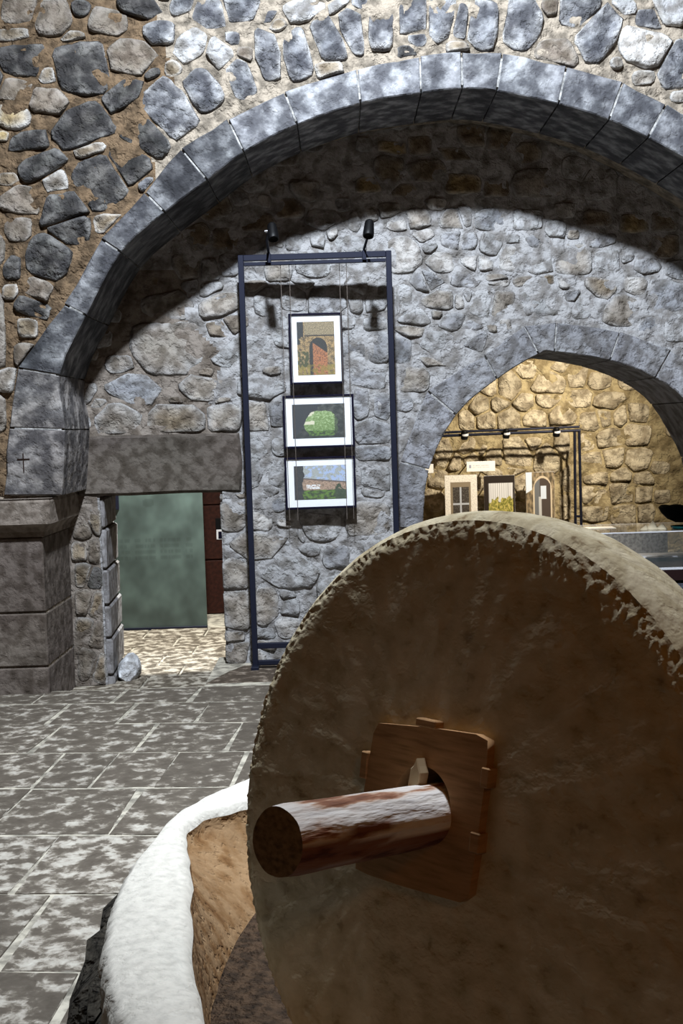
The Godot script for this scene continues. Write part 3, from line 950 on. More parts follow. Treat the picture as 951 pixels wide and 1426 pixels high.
func build_room() -> void:
	var w: Material = mats.plain_wall
	struct("wall_left", box(Vector3(-3.55, 3.1, -2.2), Vector3(0.3, 6.9, 11.0), 0.0), w, "rough stone side wall of the mill room beside the pier", "wall")
	struct("wall_right", box(Vector3(4.75, 3.1, -2.2), Vector3(0.3, 6.9, 11.0), 0.0), w, "rough stone wall of the mill room beyond the millstone", "wall")
	struct("wall_rear", box(Vector3(0.6, 3.1, 3.45), Vector3(8.6, 6.9, 0.3), 0.0), w, "rough stone wall of the mill room behind the viewer", "wall")
	struct("ceiling", box(Vector3(0.6, 6.65, -3.0), Vector3(8.6, 0.3, 13.0), 0.0), w, "pale rough ceiling over the mill room", "ceiling")


func build_front_wall() -> void:
	var hole := ring_poly(FRONT_RING, true, 0.025)
	var p := PackedVector2Array()
	p.append_array([Vector2(-3.4, 6.5), Vector2(-3.4, -0.3), Vector2(-1.80, -0.3), Vector2(-1.80, 1.19), Vector2(hole[0].x, 1.19)])
	p.append_array(hole)
	var last := hole[hole.size() - 1]
	p.append_array([Vector2(last.x, 1.06), Vector2(3.3, 1.06), Vector2(3.3, -0.3), Vector2(4.6, -0.3), Vector2(4.6, 6.5)])
	var wall := struct("wall_arch", slab(p, -1.45, 0.0), mats.tan_mortar, "rubble stone wall with a great round arch of dark dressed stones", "wall", Transform3D(Basis(), Vector3(0, 0, FRONT_Z)))
	lay_ring(FRONT_RING, wall, Transform3D(), -0.70, 0.03, Color(0.27, 0.273, 0.29), Color(0.44, 0.44, 0.45), mats.dressed_basalt)
	joint_filling(FRONT_RING, wall, -0.6, 0.024)
	var outer := ring_poly(FRONT_RING, false, 0.012)
	outer.append_array([Vector2(3.6, -0.4), Vector2(-2.4, -0.4)])
	outer[0].x -= 0.6
	lay_stones(FRONT_STONES, wall, Transform3D(), [outer], Rect2(-2.7, 1.25, 5.9, 3.5), {
		"fill": [[0.05, 0.1, 500], [0.03, 0.045, 400]], "tones": [9, 8, 2, 4, 6, 9, 2], "gap": 0.012, "grow": 1.12, "dark": 0.95, "rim": Color(0.50, 0.49, 0.48), "rim_share": 0.95, "high": 0.028,
		"called": "rubble_stone", "mat": "grey_stone", "dark_mat": "limed_basalt"})
	var under := ring_poly(FRONT_RING, false, -0.06)
	under.append_array([Vector2(3.6, -0.4), Vector2(-2.4, -0.4)])
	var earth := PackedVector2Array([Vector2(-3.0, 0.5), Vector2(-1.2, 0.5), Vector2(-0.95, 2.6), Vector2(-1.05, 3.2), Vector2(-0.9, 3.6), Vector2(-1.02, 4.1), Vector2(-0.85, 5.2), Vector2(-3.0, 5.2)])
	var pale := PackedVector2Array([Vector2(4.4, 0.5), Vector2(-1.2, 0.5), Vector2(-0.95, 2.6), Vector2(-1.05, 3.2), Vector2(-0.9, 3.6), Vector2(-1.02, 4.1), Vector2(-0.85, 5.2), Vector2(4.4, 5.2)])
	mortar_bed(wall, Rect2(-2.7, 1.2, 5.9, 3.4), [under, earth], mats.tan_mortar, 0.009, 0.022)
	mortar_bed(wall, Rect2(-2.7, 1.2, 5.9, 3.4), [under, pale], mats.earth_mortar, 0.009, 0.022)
	# the pier below the cornice: three courses of dressed blocks, and the cornice they carry
	var courses := [0.955, 0.495, 0.165, -0.25]
	for k in 3:
		var h: float = courses[k] - courses[k + 1] - 0.008
		var y: float = (courses[k] + courses[k + 1]) / 2.0
		var cut_at: float = [-2.32, -2.14, -2.45][k]
		for e in [[cut_at + 0.004, -1.795], [-2.95, cut_at - 0.004]]:
			var g := add_box(Geo.new(), Vector3.ZERO, Vector3(e[1] - e[0], h, 0.72), 0.009)
			var tone := Color(0.115, 0.093, 0.08) * rng.randf_range(0.85, 1.15)
			for i in g.v.size():
				g.c[i] = tone.lerp(Color(0.19, 0.158, 0.137), clampf(0.3 + bumps.get_noise_3d(g.v[i].x * 300, g.v[i].y * 300, k * 50), 0, 1))
			put("pier_block", g.mesh(), mats.dressed_stone, wall, Transform3D(Basis(), Vector3((e[0] + e[1]) / 2, y, 0.02 - 0.36)))
	var prof := PackedVector2Array([Vector2(0.0, 0.955), Vector2(0.03, 0.955), Vector2(0.035, 0.985), Vector2(0.075, 1.02), Vector2(0.105, 1.035), Vector2(0.11, 1.165), Vector2(0.10, 1.185), Vector2(0.0, 1.185)])
	for e in [[-3.0, -2.32], [-2.31, -1.80]]:
		var g := Geo.new()
		for k in prof.size():
			var a := prof[k]
			var b := prof[(k + 1) % prof.size()]
			# front run, and round the corner along the side of the pier
			var corner: float = e[1]
			var wraps: bool = e[1] > -2.0
			var ea := a.x * 0.75 if wraps else 0.0
			var eb := b.x * 0.75 if wraps else 0.0
			g.face([Vector3(e[0], a.y, a.x), Vector3(corner + ea, a.y, a.x), Vector3(corner + eb, b.y, b.x), Vector3(e[0], b.y, b.x)], Color(0.22, 0.185, 0.16))
			if wraps:
				g.face([Vector3(corner + ea, a.y, a.x), Vector3(corner + ea, a.y, -0.86), Vector3(corner + eb, b.y, -0.86), Vector3(corner + eb, b.y, b.x)], Color(0.22, 0.185, 0.16))
		var top := []
		for q in [[e[0], 0.11], [e[1] + (0.0825 if e[1] > -2.0 else 0.0), 0.11], [e[1] + (0.0825 if e[1] > -2.0 else 0.0), -0.86], [e[0], -0.86]]:
			top.append(Vector3(q[0], 1.186, q[1]))
		g.face(top, Color(0.22, 0.185, 0.16))
		put("cornice_block", g.mesh(), mats.dressed_stone, wall)
	# a small cross scratched in the springer, two thin sunk strokes
	var cr := Geo.new()
	add_box(cr, Vector3(-1.88, 1.40, 0.0375), Vector3(0.006, 0.11, 0.003), 0.0005)
	add_box(cr, Vector3(-1.88, 1.42, 0.0375), Vector3(0.075, 0.006, 0.003), 0.0005)
	var dark := mat("scratch", Color(0.16, 0.11, 0.09), 1.0)
	put("carved_cross", cr.mesh(), dark, wall)


func back_at() -> Transform3D:
	return Transform3D(Basis(Vector3.UP, BACK_YAW), Vector3(0, 0, BACK_Z))


func build_back_wall() -> void:
	var hole := ring_poly(BACK_RING, true, 0.02)
	var last := hole[hole.size() - 1]
	var p := PackedVector2Array([Vector2(-2.1, 4.0), Vector2(-2.1, -0.35), Vector2(-1.59, -0.35), Vector2(-1.59, 1.16), Vector2(-0.80, 1.16), Vector2(-0.80, -0.35), Vector2(hole[0].x, -0.35)])
	p.append_array(hole)
	p.append_array([Vector2(last.x, -0.35), Vector2(3.6, -0.35), Vector2(3.6, 4.0)])
	var wall := struct("wall_back", slab(p, -0.75, 0.0), mats.grey_mortar, "pale grey rubble wall under the great arch with a low door and a smaller arch", "wall", back_at())
	var core := Color(0.22, 0.22, 0.24)
	lay_ring(BACK_RING, wall, Transform3D(), -0.72, 0.028, core, Color(0.34, 0.34, 0.35), mats.grey_stone)
	joint_filling(BACK_RING, wall, -0.6, 0.020)
	var outer := ring_poly(BACK_RING, false, 0.010)
	outer.append_array([Vector2(2.8, -0.4), Vector2(0.34, -0.4)])
	var door := PackedVector2Array([Vector2(-1.585, -0.4), Vector2(-0.805, -0.4), Vector2(-0.805, 1.15), Vector2(-1.585, 1.15)])
	var beam := PackedVector2Array([Vector2(-1.75, 1.13), Vector2(-0.64, 1.13), Vector2(-0.63, 1.545), Vector2(-1.75, 1.555)])
	lay_stones(BACK_STONES, wall, Transform3D(), [outer, door, beam], Rect2(-1.8, 0.0, 4.6, 3.7), {
		"fill": [[0.06, 0.1, 260], [0.04, 0.05, 160]], "tones": [0, 0, 3, 4, 6], "gap": 0.012, "grow": 1.08, "dark": 1.0, "rim": Color(0.325, 0.323, 0.328), "rim_share": 0.85, "high": 0.018,
		"called": "rubble_stone", "mat": "grey_stone", "dark_mat": "grey_stone"})
	var under := ring_poly(BACK_RING, false, -0.06)
	under.append_array([Vector2(2.75, -0.4), Vector2(0.42, -0.4)])
	var brownish := PackedVector2Array([Vector2(-2.2, -0.5), Vector2(-0.95, -0.5), Vector2(-0.98, 1.2), Vector2(-0.72, 1.5), Vector2(-0.85, 1.75), Vector2(-0.74, 2.05), Vector2(-1.0, 2.3), Vector2(-0.9, 2.6), Vector2(-2.2, 2.6)])
	var greyish := PackedVector2Array([Vector2(3.6, -0.5), Vector2(-0.95, -0.5), Vector2(-0.98, 1.2), Vector2(-0.72, 1.5), Vector2(-0.85, 1.75), Vector2(-0.74, 2.05), Vector2(-1.0, 2.3), Vector2(-0.9, 2.6), Vector2(-2.2, 2.6), Vector2(-2.2, 4.5), Vector2(3.6, 4.5)])
	var clear := PackedVector2Array([Vector2(-1.60, -0.4), Vector2(-0.79, -0.4), Vector2(-0.79, 1.2), Vector2(-1.60, 1.2)])
	mortar_bed(wall, Rect2(-1.8, -0.1, 4.8, 3.8), [under, clear, brownish], mats.grey_mortar, 0.008, 0.017)
	mortar_bed(wall, Rect2(-1.8, -0.1, 4.8, 3.8), [under, clear, greyish], mats.brown_mortar, 0.008, 0.017)
	# the lintel over the low door, one long dark stone
	var poly := PackedVector2Array([Vector2(-0.54, -0.19), Vector2(-0.2, -0.2), Vector2(0.15, -0.195), Vector2(0.53, -0.20), Vector2(0.545, 0.0), Vector2(0.53, 0.19), Vector2(0.1, 0.195), Vector2(-0.3, 0.2), Vector2(-0.53, 0.20), Vector2(-0.55, 0.0)])
	var g := add_slab(Geo.new(), poly, -0.7, 0.03, 0.02)
	for i in g.v.size():
		g.c[i] = Color(0.115, 0.098, 0.085) * (1.0 + 0.4 * bumps.get_noise_2d(g.v[i].x * 200, g.v[i].y * 200))
	put("lintel", g.mesh(), mats.dressed_stone, wall, Transform3D(Basis(), Vector3(-1.19, 1.345, 0)))
	# dressed jamb of the door, seen edge-on inside the opening
	var ys := [1.14, 0.93, 0.66, 0.42, 0.20, -0.05, -0.3]
	for k in ys.size() - 1:
		var b := add_box(Geo.new(), Vector3.ZERO, Vector3(0.1, ys[k] - ys[k + 1] - 0.012, 0.68), 0.012)
		for i in b.v.size():
			b.c[i] = Color(0.25, 0.24, 0.245) * rng.randf_range(0.85, 1.1)
		put("jamb_block", b.mesh(), mats.dressed_stone, wall, Transform3D(Basis(Vector3.FORWARD, 0.02), Vector3(-1.615 + 0.02 * k / 5.0, (ys[k] + ys[k + 1]) / 2, -0.36)))


func build_floor() -> void:
	var base := Geo.new()
	add_box(base, Vector3(0.6, -0.15, -2.0), Vector3(8.0, 0.3, 10.7), 0.0)
	add_box(base, Vector3(1.88, -0.15, -7.8), Vector3(5.5, 0.3, 1.0), 0.0)
	var floor_ := struct("floor", base.mesh(), mats.floor_mortar, "worn stone slab floor with pale lime patches and pale joints", "floor")
	# rows of slabs, turned a little against the walls: far and near edge at x = -1, joints of each row
	var rows := [[-7.33, -6.93, [-0.9, -1.35, -0.45]], [-6.93, -6.43, [-1.22, -0.8, -1.62, -0.4]], [-6.43, -5.85, [-1.55, -1.04, -0.58, -2.0]], [-5.85, -5.26, [-1.13, -0.84, -1.4, -0.5, -1.75]], [-5.26, -4.63, [-0.93, -1.42, -0.5]], [-4.63, -4.04, [-1.15, -0.65, -1.6]], [-4.04, -3.45, [-1.03, -0.55, -1.5]], [-3.45, -2.88, [-0.80, -1.25]], [-2.88, -2.3, [-1.0, -0.6, -1.4]], [-2.3, -1.75, [-1.2, -0.8]], [-1.75, -1.2, [-1.0, -0.5]]]
	for k in rows.size():
		var joints: Array = rows[k][2].duplicate()
		joints.sort()
		while joints[0] > -3.2:
			joints.insert(0, joints[0] - rng.randf_range(0.33, 0.6))
		var right: float = 3.9 if k < 3 else 0.1
		while joints[joints.size() - 1] < right:
			joints.append(joints[joints.size() - 1] + rng.randf_range(0.33, 0.6))
		for j in joints.size() - 1:
			var x0: float = joints[j] + 0.010
			var x1: float = joints[j + 1] - 0.010
			var q := PackedVector2Array()
			for e in [[x0, rows[k][1]], [x1, rows[k][1]], [x1, rows[k][0]], [x0, rows[k][0]]]:
				var zz: float = e[1] + (0.014 if e[1] == rows[k][0] else -0.014)
				var sh: float = (zz - (rows[k][0] + rows[k][1]) / 2) * -0.06
				var yaw := 0.085 if k > 0 else (0.085 if e[1] == rows[k][1] else 0.01)
				q.append(Vector2(maxf(e[0] + sh, -3.4), -(zz + (e[0] + 1.0) * yaw)) + Vector2(rng.randf_range(-0.012, 0.012), rng.randf_range(-0.012, 0.012)))
			var c := (q[0] + q[1] + q[2] + q[3]) / 4.0
			for i in 4:
				q[i] -= c
			var hi := 0.002 + rng.randf_range(0, 0.003)
			var g := add_slab(Geo.new(), q, -0.03, hi, 0.002)
			var tone := grey(1.0) * rng.randf_range(0.85, 1.05)
			for i in g.v.size():
				g.c[i] = tone
			put("floor_slab", g.mesh(), mats["worn_slab_%d" % ([0, 1, 1, 2][rng.randi() % 4] if k < 5 else [0, 3, 3, 0, 1][rng.randi() % 5])], floor_, Transform3D(Basis(Vector3.RIGHT, -PI / 2), Vector3(c.x, 0.0, -c.y)))
	# the raised kerb stone under the display frame, beside the door
	var kerb := PackedVector2Array([Vector2(-0.36, -0.30), Vector2(0.4, -0.3), Vector2(0.4, 0.26), Vector2(-0.16, 0.26), Vector2(-0.26, 0.05)])
	var kg := add_slab(Geo.new(), kerb, -0.15, 0.004, 0.02)
	for i in kg.v.size():
		kg.c[i] = Color(0.62, 0.56, 0.52)
	put("kerb_stone", kg.mesh(), mats.worn_slab, floor_, Transform3D(Basis(Vector3.RIGHT, -PI / 2), Vector3(-0.52, 0.0, -7.72)))


func build_side_room() -> void:
	var w: Material = mats.plain_wall
	var lower := struct("floor_lower", box(Vector3(-1.75, -0.27, -9.6), Vector3(3.4, 0.3, 4.7), 0.0), mats.floor_mortar, "sunken stone floor behind the low door, lit brightly", "floor")
	for k in 6:
		for j in 4:
			var sx := 0.5
			var g := add_slab(Geo.new(), PackedVector2Array([Vector2(-sx / 2 + 0.01, -0.2), Vector2(sx / 2 - 0.01, -0.2), Vector2(sx / 2 - 0.01, 0.19), Vector2(-sx / 2 + 0.01, 0.19)]), -0.03, 0.004 + rng.randf_range(0, 0.01), 0.006)
			for i in g.v.size():
				g.c[i] = Color(1, 0.98, 0.93)
			put("floor_slab", g.mesh(), mats.worn_slab_3, lower, Transform3D(Basis(Vector3.RIGHT, -PI / 2), Vector3(-2.1 + j * sx + 0.2 * (k % 2), -0.118, -8.05 - k * 0.4)))
	struct("wall_side_room_left", box(Vector3(-3.35, 1.4, -10.3), Vector3(0.3, 3.4, 3.4), 0.0), w, "plain wall of the side room beside the glass panel", "wall")
	struct("wall_partition", box(Vector3(-0.25, 1.4, -10.4), Vector3(0.3, 3.4, 3.2), 0.0), w, "plain wall between the side room and the far room", "wall")
	struct("wall_side_room_back", box(Vector3(-1.8, 1.4, -12.1), Vector3(3.4, 3.4, 0.3), 0.0), w, "plain wall at the back of the side room", "wall")
	struct("ceiling_side_room", box(Vector3(-1.8, 3.15, -10.3), Vector3(3.4, 0.3, 4.0), 0.0), w, "plain ceiling of the side room", "ceiling")


func build_far_room() -> void:
	var at := Transform3D(Basis(), Vector3(0, 0, FAR_Z))
	var wall := struct("wall_far", box(Vector3(2.0, 1.3, -0.15), Vector3(5.2, 3.8, 0.3), 0.0), mats.sand_mortar, "sand coloured rubble wall of the far room seen through the small arch", "wall", at)
	lay_stones(FAR_STONES, wall, Transform3D(), [], Rect2(0.5, -0.2, 3.2, 2.6), {
		"fill": [[0.08, 0.16, 160], [0.05, 0.07, 100]], "tones": [7], "gap": 0.02, "grow": 1.1, "dark": 1.0, "rim": Color(0.50, 0.42, 0.28), "rim_share": 0.5, "high": 0.034,
		"called": "rubble_stone", "mat": "sand_stone", "dark_mat": "sand_stone"})
	mortar_bed(wall, Rect2(0.4, -0.2, 3.2, 2.7), [], mats.sand_mortar, 0.010, 0.03, 0.035)
	struct("floor_far", box(Vector3(2.1, -0.45, -10.4), Vector3(4.9, 0.3, 3.6), 0.0), mats.worn_slab, "stone floor of the far room", "floor")
	struct("wall_far_right", box(Vector3(4.55, 1.3, -10.4), Vector3(0.3, 3.8, 3.4), 0.0), mats.plain_wall, "plain wall of the far room beside the glass case", "wall")
	struct("ceiling_far", box(Vector3(2.1, 3.35, -10.3), Vector3(5.0, 0.3, 4.0), 0.0), mats.plain_wall, "plain ceiling of the far room", "ceiling")


# ---------------------------------------------------------------- the mill
func build_mill() -> void:
	# the runner stone, its axis along local z, leaning back a little
	var n := Vector3(-0.7210, 0.1840, 0.6680).normalized()
	var a := Vector3.UP.cross(n).normalized()
	var at := Transform3D(Basis(a, n.cross(a), n), Vector3(0.16, 0.853, -2.019))
	var mill := thing("millstone", "great round millstone standing upright in the pale basin, bored through", "millstone", at)
	var hole := Vector2(-0.048, 0.046)
	var rh := 0.075
	var big := 0.562
	var thick := 0.15
	var g := Geo.new()
	var sides := 720
	var rings := []
	var steps := [0.0, 0.12, 0.25, 0.4, 0.55, 0.68, 0.78, 0.82, 0.85, 0.87, 0.885, 0.90, 0.915, 0.93, 0.94, 0.95, 0.96, 0.97, 0.98, 0.99, 1.0]
	var inner := []
	for s in sides:
		var d := Vector2.from_angle(TAU * s / sides)
		inner.append(g.vert(Vector3(hole.x + d.x * rh, hole.y + d.y * rh, -thick * 0.9)))
	rings.append(inner)
	for t in steps:
		var ring := []
		for s in sides:
			var d := Vector2.from_angle(TAU * s / sides)
			var hd := hole.dot(d)
			var r_out := -hd + sqrt(hd * hd - hole.length_squared() + pow(big - 0.022, 2))
			var p: Vector2 = hole + d * lerpf(rh, r_out, t)
			var rough := bumps.get_noise_2d(p.x * 900, p.y * 900)
			var chip := bumps.get_noise_2d(p.x * 5200 + 70, p.y * 5200)
			var near := smoothstep(0.90, 1.0, t)
			var side := p.angle()
			var zone := smoothstep(0.95 - 0.10 * exp(-pow((side - 1.05) / 0.5, 2.0)) - 0.008 * exp(-pow((side - 1.9) / 0.8, 2.0)), 1.0, p.length() / (big - 0.022))
			var z := 0.002 * rough + 0.010 * zone * clampf(chip - 0.02, -0.08, 0.25) - 0.006 * pow(near, 3.0)
			ring.append(g.vert(Vector3(p.x, p.y, z), Color.WHITE, Vector2(0.5 + p.x / 1.2, 0.5 - p.y / 1.2)))
		rings.append(ring)
	for r in rings.size() - 1:
		for s in sides:
			var s2 := (s + 1) % sides
			g.quad(rings[r][s], rings[r + 1][s], rings[r + 1][s2], rings[r][s2])
	put("stone_face", g.mesh(), mats.millstone, mill)
	# over the rounded, chipped edge, along the rim and down the back
	var edge_ring: Array = rings[rings.size() - 1]
	var fg := g
	g = Geo.new()
	rings = [[]]
	for s in sides:
		rings[0].append(g.vert(fg.v[edge_ring[s]]))
	for e in [[big - 0.010, -0.018], [big - 0.002, -0.036], [big, -0.06], [big + 0.002, -thick * 0.6], [big, -thick * 0.85], [big - 0.01, -thick * 0.95], [big - 0.03, -thick], [0.3, -thick], [0.05, -thick]]:
		var ring := []
		for s in sides:
			var d := Vector2.from_angle(TAU * s / sides)
			var hd := hole.dot(d)
			var r_out := -hd + sqrt(maxf(0.0, hd * hd - hole.length_squared() + pow(maxf(e[0], hole.length() + 0.02), 2)))
			var p: Vector2 = hole + d * r_out
			var w := bumps.get_noise_3d(p.x * 700, p.y * 700, e[1] * 700) + 0.5 * bumps.get_noise_3d(p.x * 2000, p.y * 2000, e[1] * 1500)
			p *= 1.0 + 0.0032 * w
			ring.append(g.vert(Vector3(p.x, p.y, e[1]), Color.WHITE, Vector2(0.5 + p.x / 1.2, 0.5 - p.y / 1.2)))
		rings.append(ring)
	for r in rings.size() - 1:
		for s in sides:
			var s2 := (s + 1) % sides
			g.quad(rings[r][s], rings[r + 1][s], rings[r + 1][s2], rings[r][s2])
	put("stone_rim", g.mesh(), mats.millstone, mill)
	# the wooden plate round the bore, a crooked four-sided board with a round hole, and its wedges
	var plate := PackedVector2Array([Vector2(-0.178, 0.166), Vector2(-0.048, 0.178), Vector2(0.066, 0.184), Vector2(0.086, 0.176), Vector2(0.085, 0.097), Vector2(0.080, -0.01), Vector2(0.074, -0.086), Vector2(0.066, -0.091), Vector2(-0.075, -0.098), Vector2(-0.188, -0.099), Vector2(-0.193, -0.09), Vector2(-0.190, 0.03)])
	var pg := Geo.new()
	var m := 48
	var outer_t := []
	var outer_b := []
	var in_t := []
	var in_b := []
	for s in m:
		var d := Vector2.from_angle(TAU * s / m)
		var far := hole + d * 0.6
		var hit := far
		for k in plate.size():
			var x: Variant = Geometry2D.segment_intersects_segment(hole, far, plate[k], plate[(k + 1) % plate.size()])
			if x != null:
				hit = x
		outer_t.append(pg.vert(Vector3(hit.x, hit.y, 0.018)))
		in_t.append(pg.vert(Vector3(hole.x + d.x * 0.066, hole.y + d.y * 0.066, 0.018)))
		outer_b.append([pg.vert(Vector3(hit.x, hit.y, 0.018)), pg.vert(Vector3(hit.x, hit.y, -0.012))])
		in_b.append([pg.vert(Vector3(hole.x + d.x * 0.066, hole.y + d.y * 0.066, 0.018)), pg.vert(Vector3(hole.x + d.x * 0.066, hole.y + d.y * 0.066, -0.08))])
	for s in m:
		var s2 := (s + 1) % m
		pg.quad(in_t[s], outer_t[s], outer_t[s2], in_t[s2])
		pg.quad(outer_b[s][0], outer_b[s][1], outer_b[s2][1], outer_b[s2][0])
		pg.quad(in_b[s][1], in_b[s][0], in_b[s2][0], in_b[s2][1])
	var board := put("hub_board", pg.mesh(), mats.plate_wood, mill)
	for w in [[-0.055, 0.184, 0.047, 0.014], [-0.194, 0.088, 0.018, 0.048], [0.086, 0.117, 0.018, 0.033], [0.077, 0.010, 0.021, 0.033]]:
		put("wedge", box(Vector3(w[0], w[1], 0.006), Vector3(w[2], w[3], 0.03), 0.002), mats.plate_wood, board)
	# the log pushed through the bore as an axle
	var root := at * Vector3(hole.x, hole.y - 0.004, -0.2)
	var tip := Vector3(-0.110, 0.940, -1.77)
	var axle := Node3D.new()
	axle.name = "axle_log"
	mill.add_child(axle)
	axle.transform = at.affine_inverse() * Transform3D(Basis.looking_at((root - tip).normalized(), Vector3.UP), tip)
	axle.set_meta("label", "short debarked log with a sawn end")
	var long := root.distance_to(tip)
	var lg := Geo.new()
	var lr := []
	for k in 25:
		var ring := []
		for s in 41:
			var t := TAU * s / 40
			var z := -long * k / 24.0
			var r := lerpf(0.0545, 0.049, k / 24.0) * (1.0 + 0.05 * bumps.get_noise_3d(cos(t) * 70, sin(t) * 70, z * 300) + 0.012 * bumps.get_noise_3d(cos(t) * 400, sin(t) * 400, z * 500))
			if k == 0:
				r -= 0.0025
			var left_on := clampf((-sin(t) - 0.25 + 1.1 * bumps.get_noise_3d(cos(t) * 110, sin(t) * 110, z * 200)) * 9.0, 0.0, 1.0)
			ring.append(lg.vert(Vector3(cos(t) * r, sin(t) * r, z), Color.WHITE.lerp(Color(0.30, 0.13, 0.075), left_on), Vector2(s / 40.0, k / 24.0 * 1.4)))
		lr.append(ring)
	for k in 24:
		for s in 40:
			lg.quad(lr[k][s], lr[k + 1][s], lr[k + 1][s + 1], lr[k][s + 1])
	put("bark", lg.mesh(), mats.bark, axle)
	var cap := Geo.new()
	var cc := cap.vert(Vector3(0, 0, 0.003))
	var cap_ring := []
	for s in 40:
		cap_ring.append(cap.vert(lg.v[lr[0][s]]))
	for s in 40:
		cap.tri(cc, cap_ring[s], cap_ring[(s + 1) % 40])
	put("sawn_end", cap.mesh(), mats.end_wood, axle)
	# the split peg standing in the bore over the log
	var peg := Geo.new()
	add_slab(peg, PackedVector2Array([Vector2(-0.012, -0.026), Vector2(0.011, -0.026), Vector2(0.0125, 0.012), Vector2(0.006, 0.022), Vector2(-0.001, 0.034), Vector2(-0.006, 0.020), Vector2(-0.011, 0.014)]), -0.012, 0.010, 0.002)
	put("wooden_peg", peg.mesh(), mat("split_wood", Color(0.74, 0.66, 0.53), 0.8), mill, Transform3D(Basis(Vector3.BACK, -0.08), Vector3(-0.050, 0.092, 0.032)))

	# the basin the stone runs in: pale rim, brown inner wall, dark brown trough and rough foundation
	var basin := thing("mill_basin", "pale round stone basin holding the upright millstone", "basin", Transform3D(Basis(), Vector3(1.16, 0, -2.87)))
	var out_t := [[0, 1.73], [120, 1.73], [153, 1.735], [156, 1.74], [176, 1.722], [190, 1.73], [196, 1.74], [209, 1.714], [240, 1.72], [360, 1.73]]
	var in_tab := [[0, 1.55], [120, 1.58], [153, 1.605], [159, 1.568], [171, 1.535], [180, 1.545], [186.5, 1.585], [191.0, 1.63], [194.5, 1.665], [198, 1.655], [201, 1.60], [205, 1.52], [210, 1.47], [220, 1.45], [260, 1.5], [360, 1.55]]
	var bottom_t := [[0, 1.45], [140, 1.52], [165, 1.52], [170, 1.505], [175, 1.483], [183, 1.464], [190, 1.452], [220, 1.40], [360, 1.45]]
	var angles := []
	for k in 360:
		angles.append(float(k))
		if k > 140 and k < 215:
			angles.append(k + 0.33)
			angles.append(k + 0.66)
	var bg := Geo.new()
	var br := []
	for lev in 12:
		var ring := []
		for deg in angles:
			var t := deg_to_rad(deg)
			var ro := table(out_t, 360.0 - deg)
			var ri := table(in_tab, 360.0 - deg)
			var rb := table(bottom_t, 360.0 - deg)
			var w := bumps.get_noise_2d(cos(t) * 500, sin(t) * 500)
			var w2 := bumps.get_noise_2d(cos(t) * 2500, sin(t) * 2500)
			var half := (ro - ri) / 2.0
			var bev := minf(0.03, half * 0.6)
			var spec: Array = [[ro - 0.05, 0.30], [ro + 0.004 + 0.008 * w2, 0.33], [ro + 0.012 + 0.010 * w2, 0.40], [ro + 0.006 * w2, 0.455], [ro - bev * 0.7, 0.477], [ro - half, 0.482], [ri + bev, 0.476], [ri + bev * 0.35, 0.468], [ri, 0.450], [ri - 0.005, 0.41], [lerpf(ri, rb, 0.7), 0.32], [rb, 0.262]][lev]
			var r: float = spec[0] + (0.006 if lev < 9 else 0.002) * w
			var y: float = spec[1] + (0.006 * w if lev > 2 and lev < 9 else 0.0)
			ring.append(bg.vert(Vector3(cos(t) * r, y, -sin(t) * r)))
		br.append(ring)
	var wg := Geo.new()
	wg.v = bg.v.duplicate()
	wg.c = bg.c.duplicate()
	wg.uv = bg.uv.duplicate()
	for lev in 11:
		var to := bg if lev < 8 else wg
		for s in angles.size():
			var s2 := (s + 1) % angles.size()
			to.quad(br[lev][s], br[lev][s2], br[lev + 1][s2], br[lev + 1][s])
	put("rim", bg.mesh(), mats.basin_stone, basin)
	put("inner_wall", wg.mesh(), mats.brown_stone, basin)
	put("trough_floor", lathe([Vector2(1.57, 0.0), Vector2(1.57, 0.266), Vector2(1.3, 0.268), Vector2(0.5, 0.270), Vector2(0.45, 0.34), Vector2(0.4, 0.36), Vector2(0.001, 0.36)], 72), mats.trough_brown, basin)
	for k in 22:
		var f := Geo.new()
		var fr := []
		var t0 := TAU * (k + 0.5) / 22.0
		for lev in 6:
			var ring := []
			for s in 9:
				var t := t0 + TAU / 22.0 * (s / 8.0 - 0.5) * 0.985
				var w := bumps.get_noise_3d(cos(t) * 1100, sin(t) * 1100, lev * 70.0) + bumps.get_noise_3d(cos(t) * 3000, sin(t) * 3000, lev * 160.0) * 0.6
				var spec: Array = [[1.695, 0.42], [1.745, 0.415], [1.785, 0.36], [1.825, 0.22], [1.85, 0.09], [1.865, 0.0]][lev]
				var pinch := 1.0 - 0.012 * pow(absf(s / 8.0 - 0.5) * 2.0, 6.0)
				var r: float = (spec[0] + (0.045 * w if lev > 0 else 0.0)) * pinch
				ring.append(f.vert(Vector3(cos(t) * r, spec[1], -sin(t) * r)))
			fr.append(ring)
		for lev in 5:
			for s in 8:
				f.quad(fr[lev][s], fr[lev + 1][s], fr[lev + 1][s + 1], fr[lev][s + 1])
		put("foundation_stone", f.mesh(), mats.basin_base, basin)


func table(t: Array, x: float) -> float:
	for k in t.size() - 1:
		if x <= t[k + 1][0]:
			return lerpf(t[k][1], t[k + 1][1], smoothstep(0.0, 1.0, (x - t[k][0]) / (t[k + 1][0] - t[k][0])) * 0.4 + 0.6 * (x - t[k][0]) / (t[k + 1][0] - t[k][0]))
	return t[t.size() - 1][1]


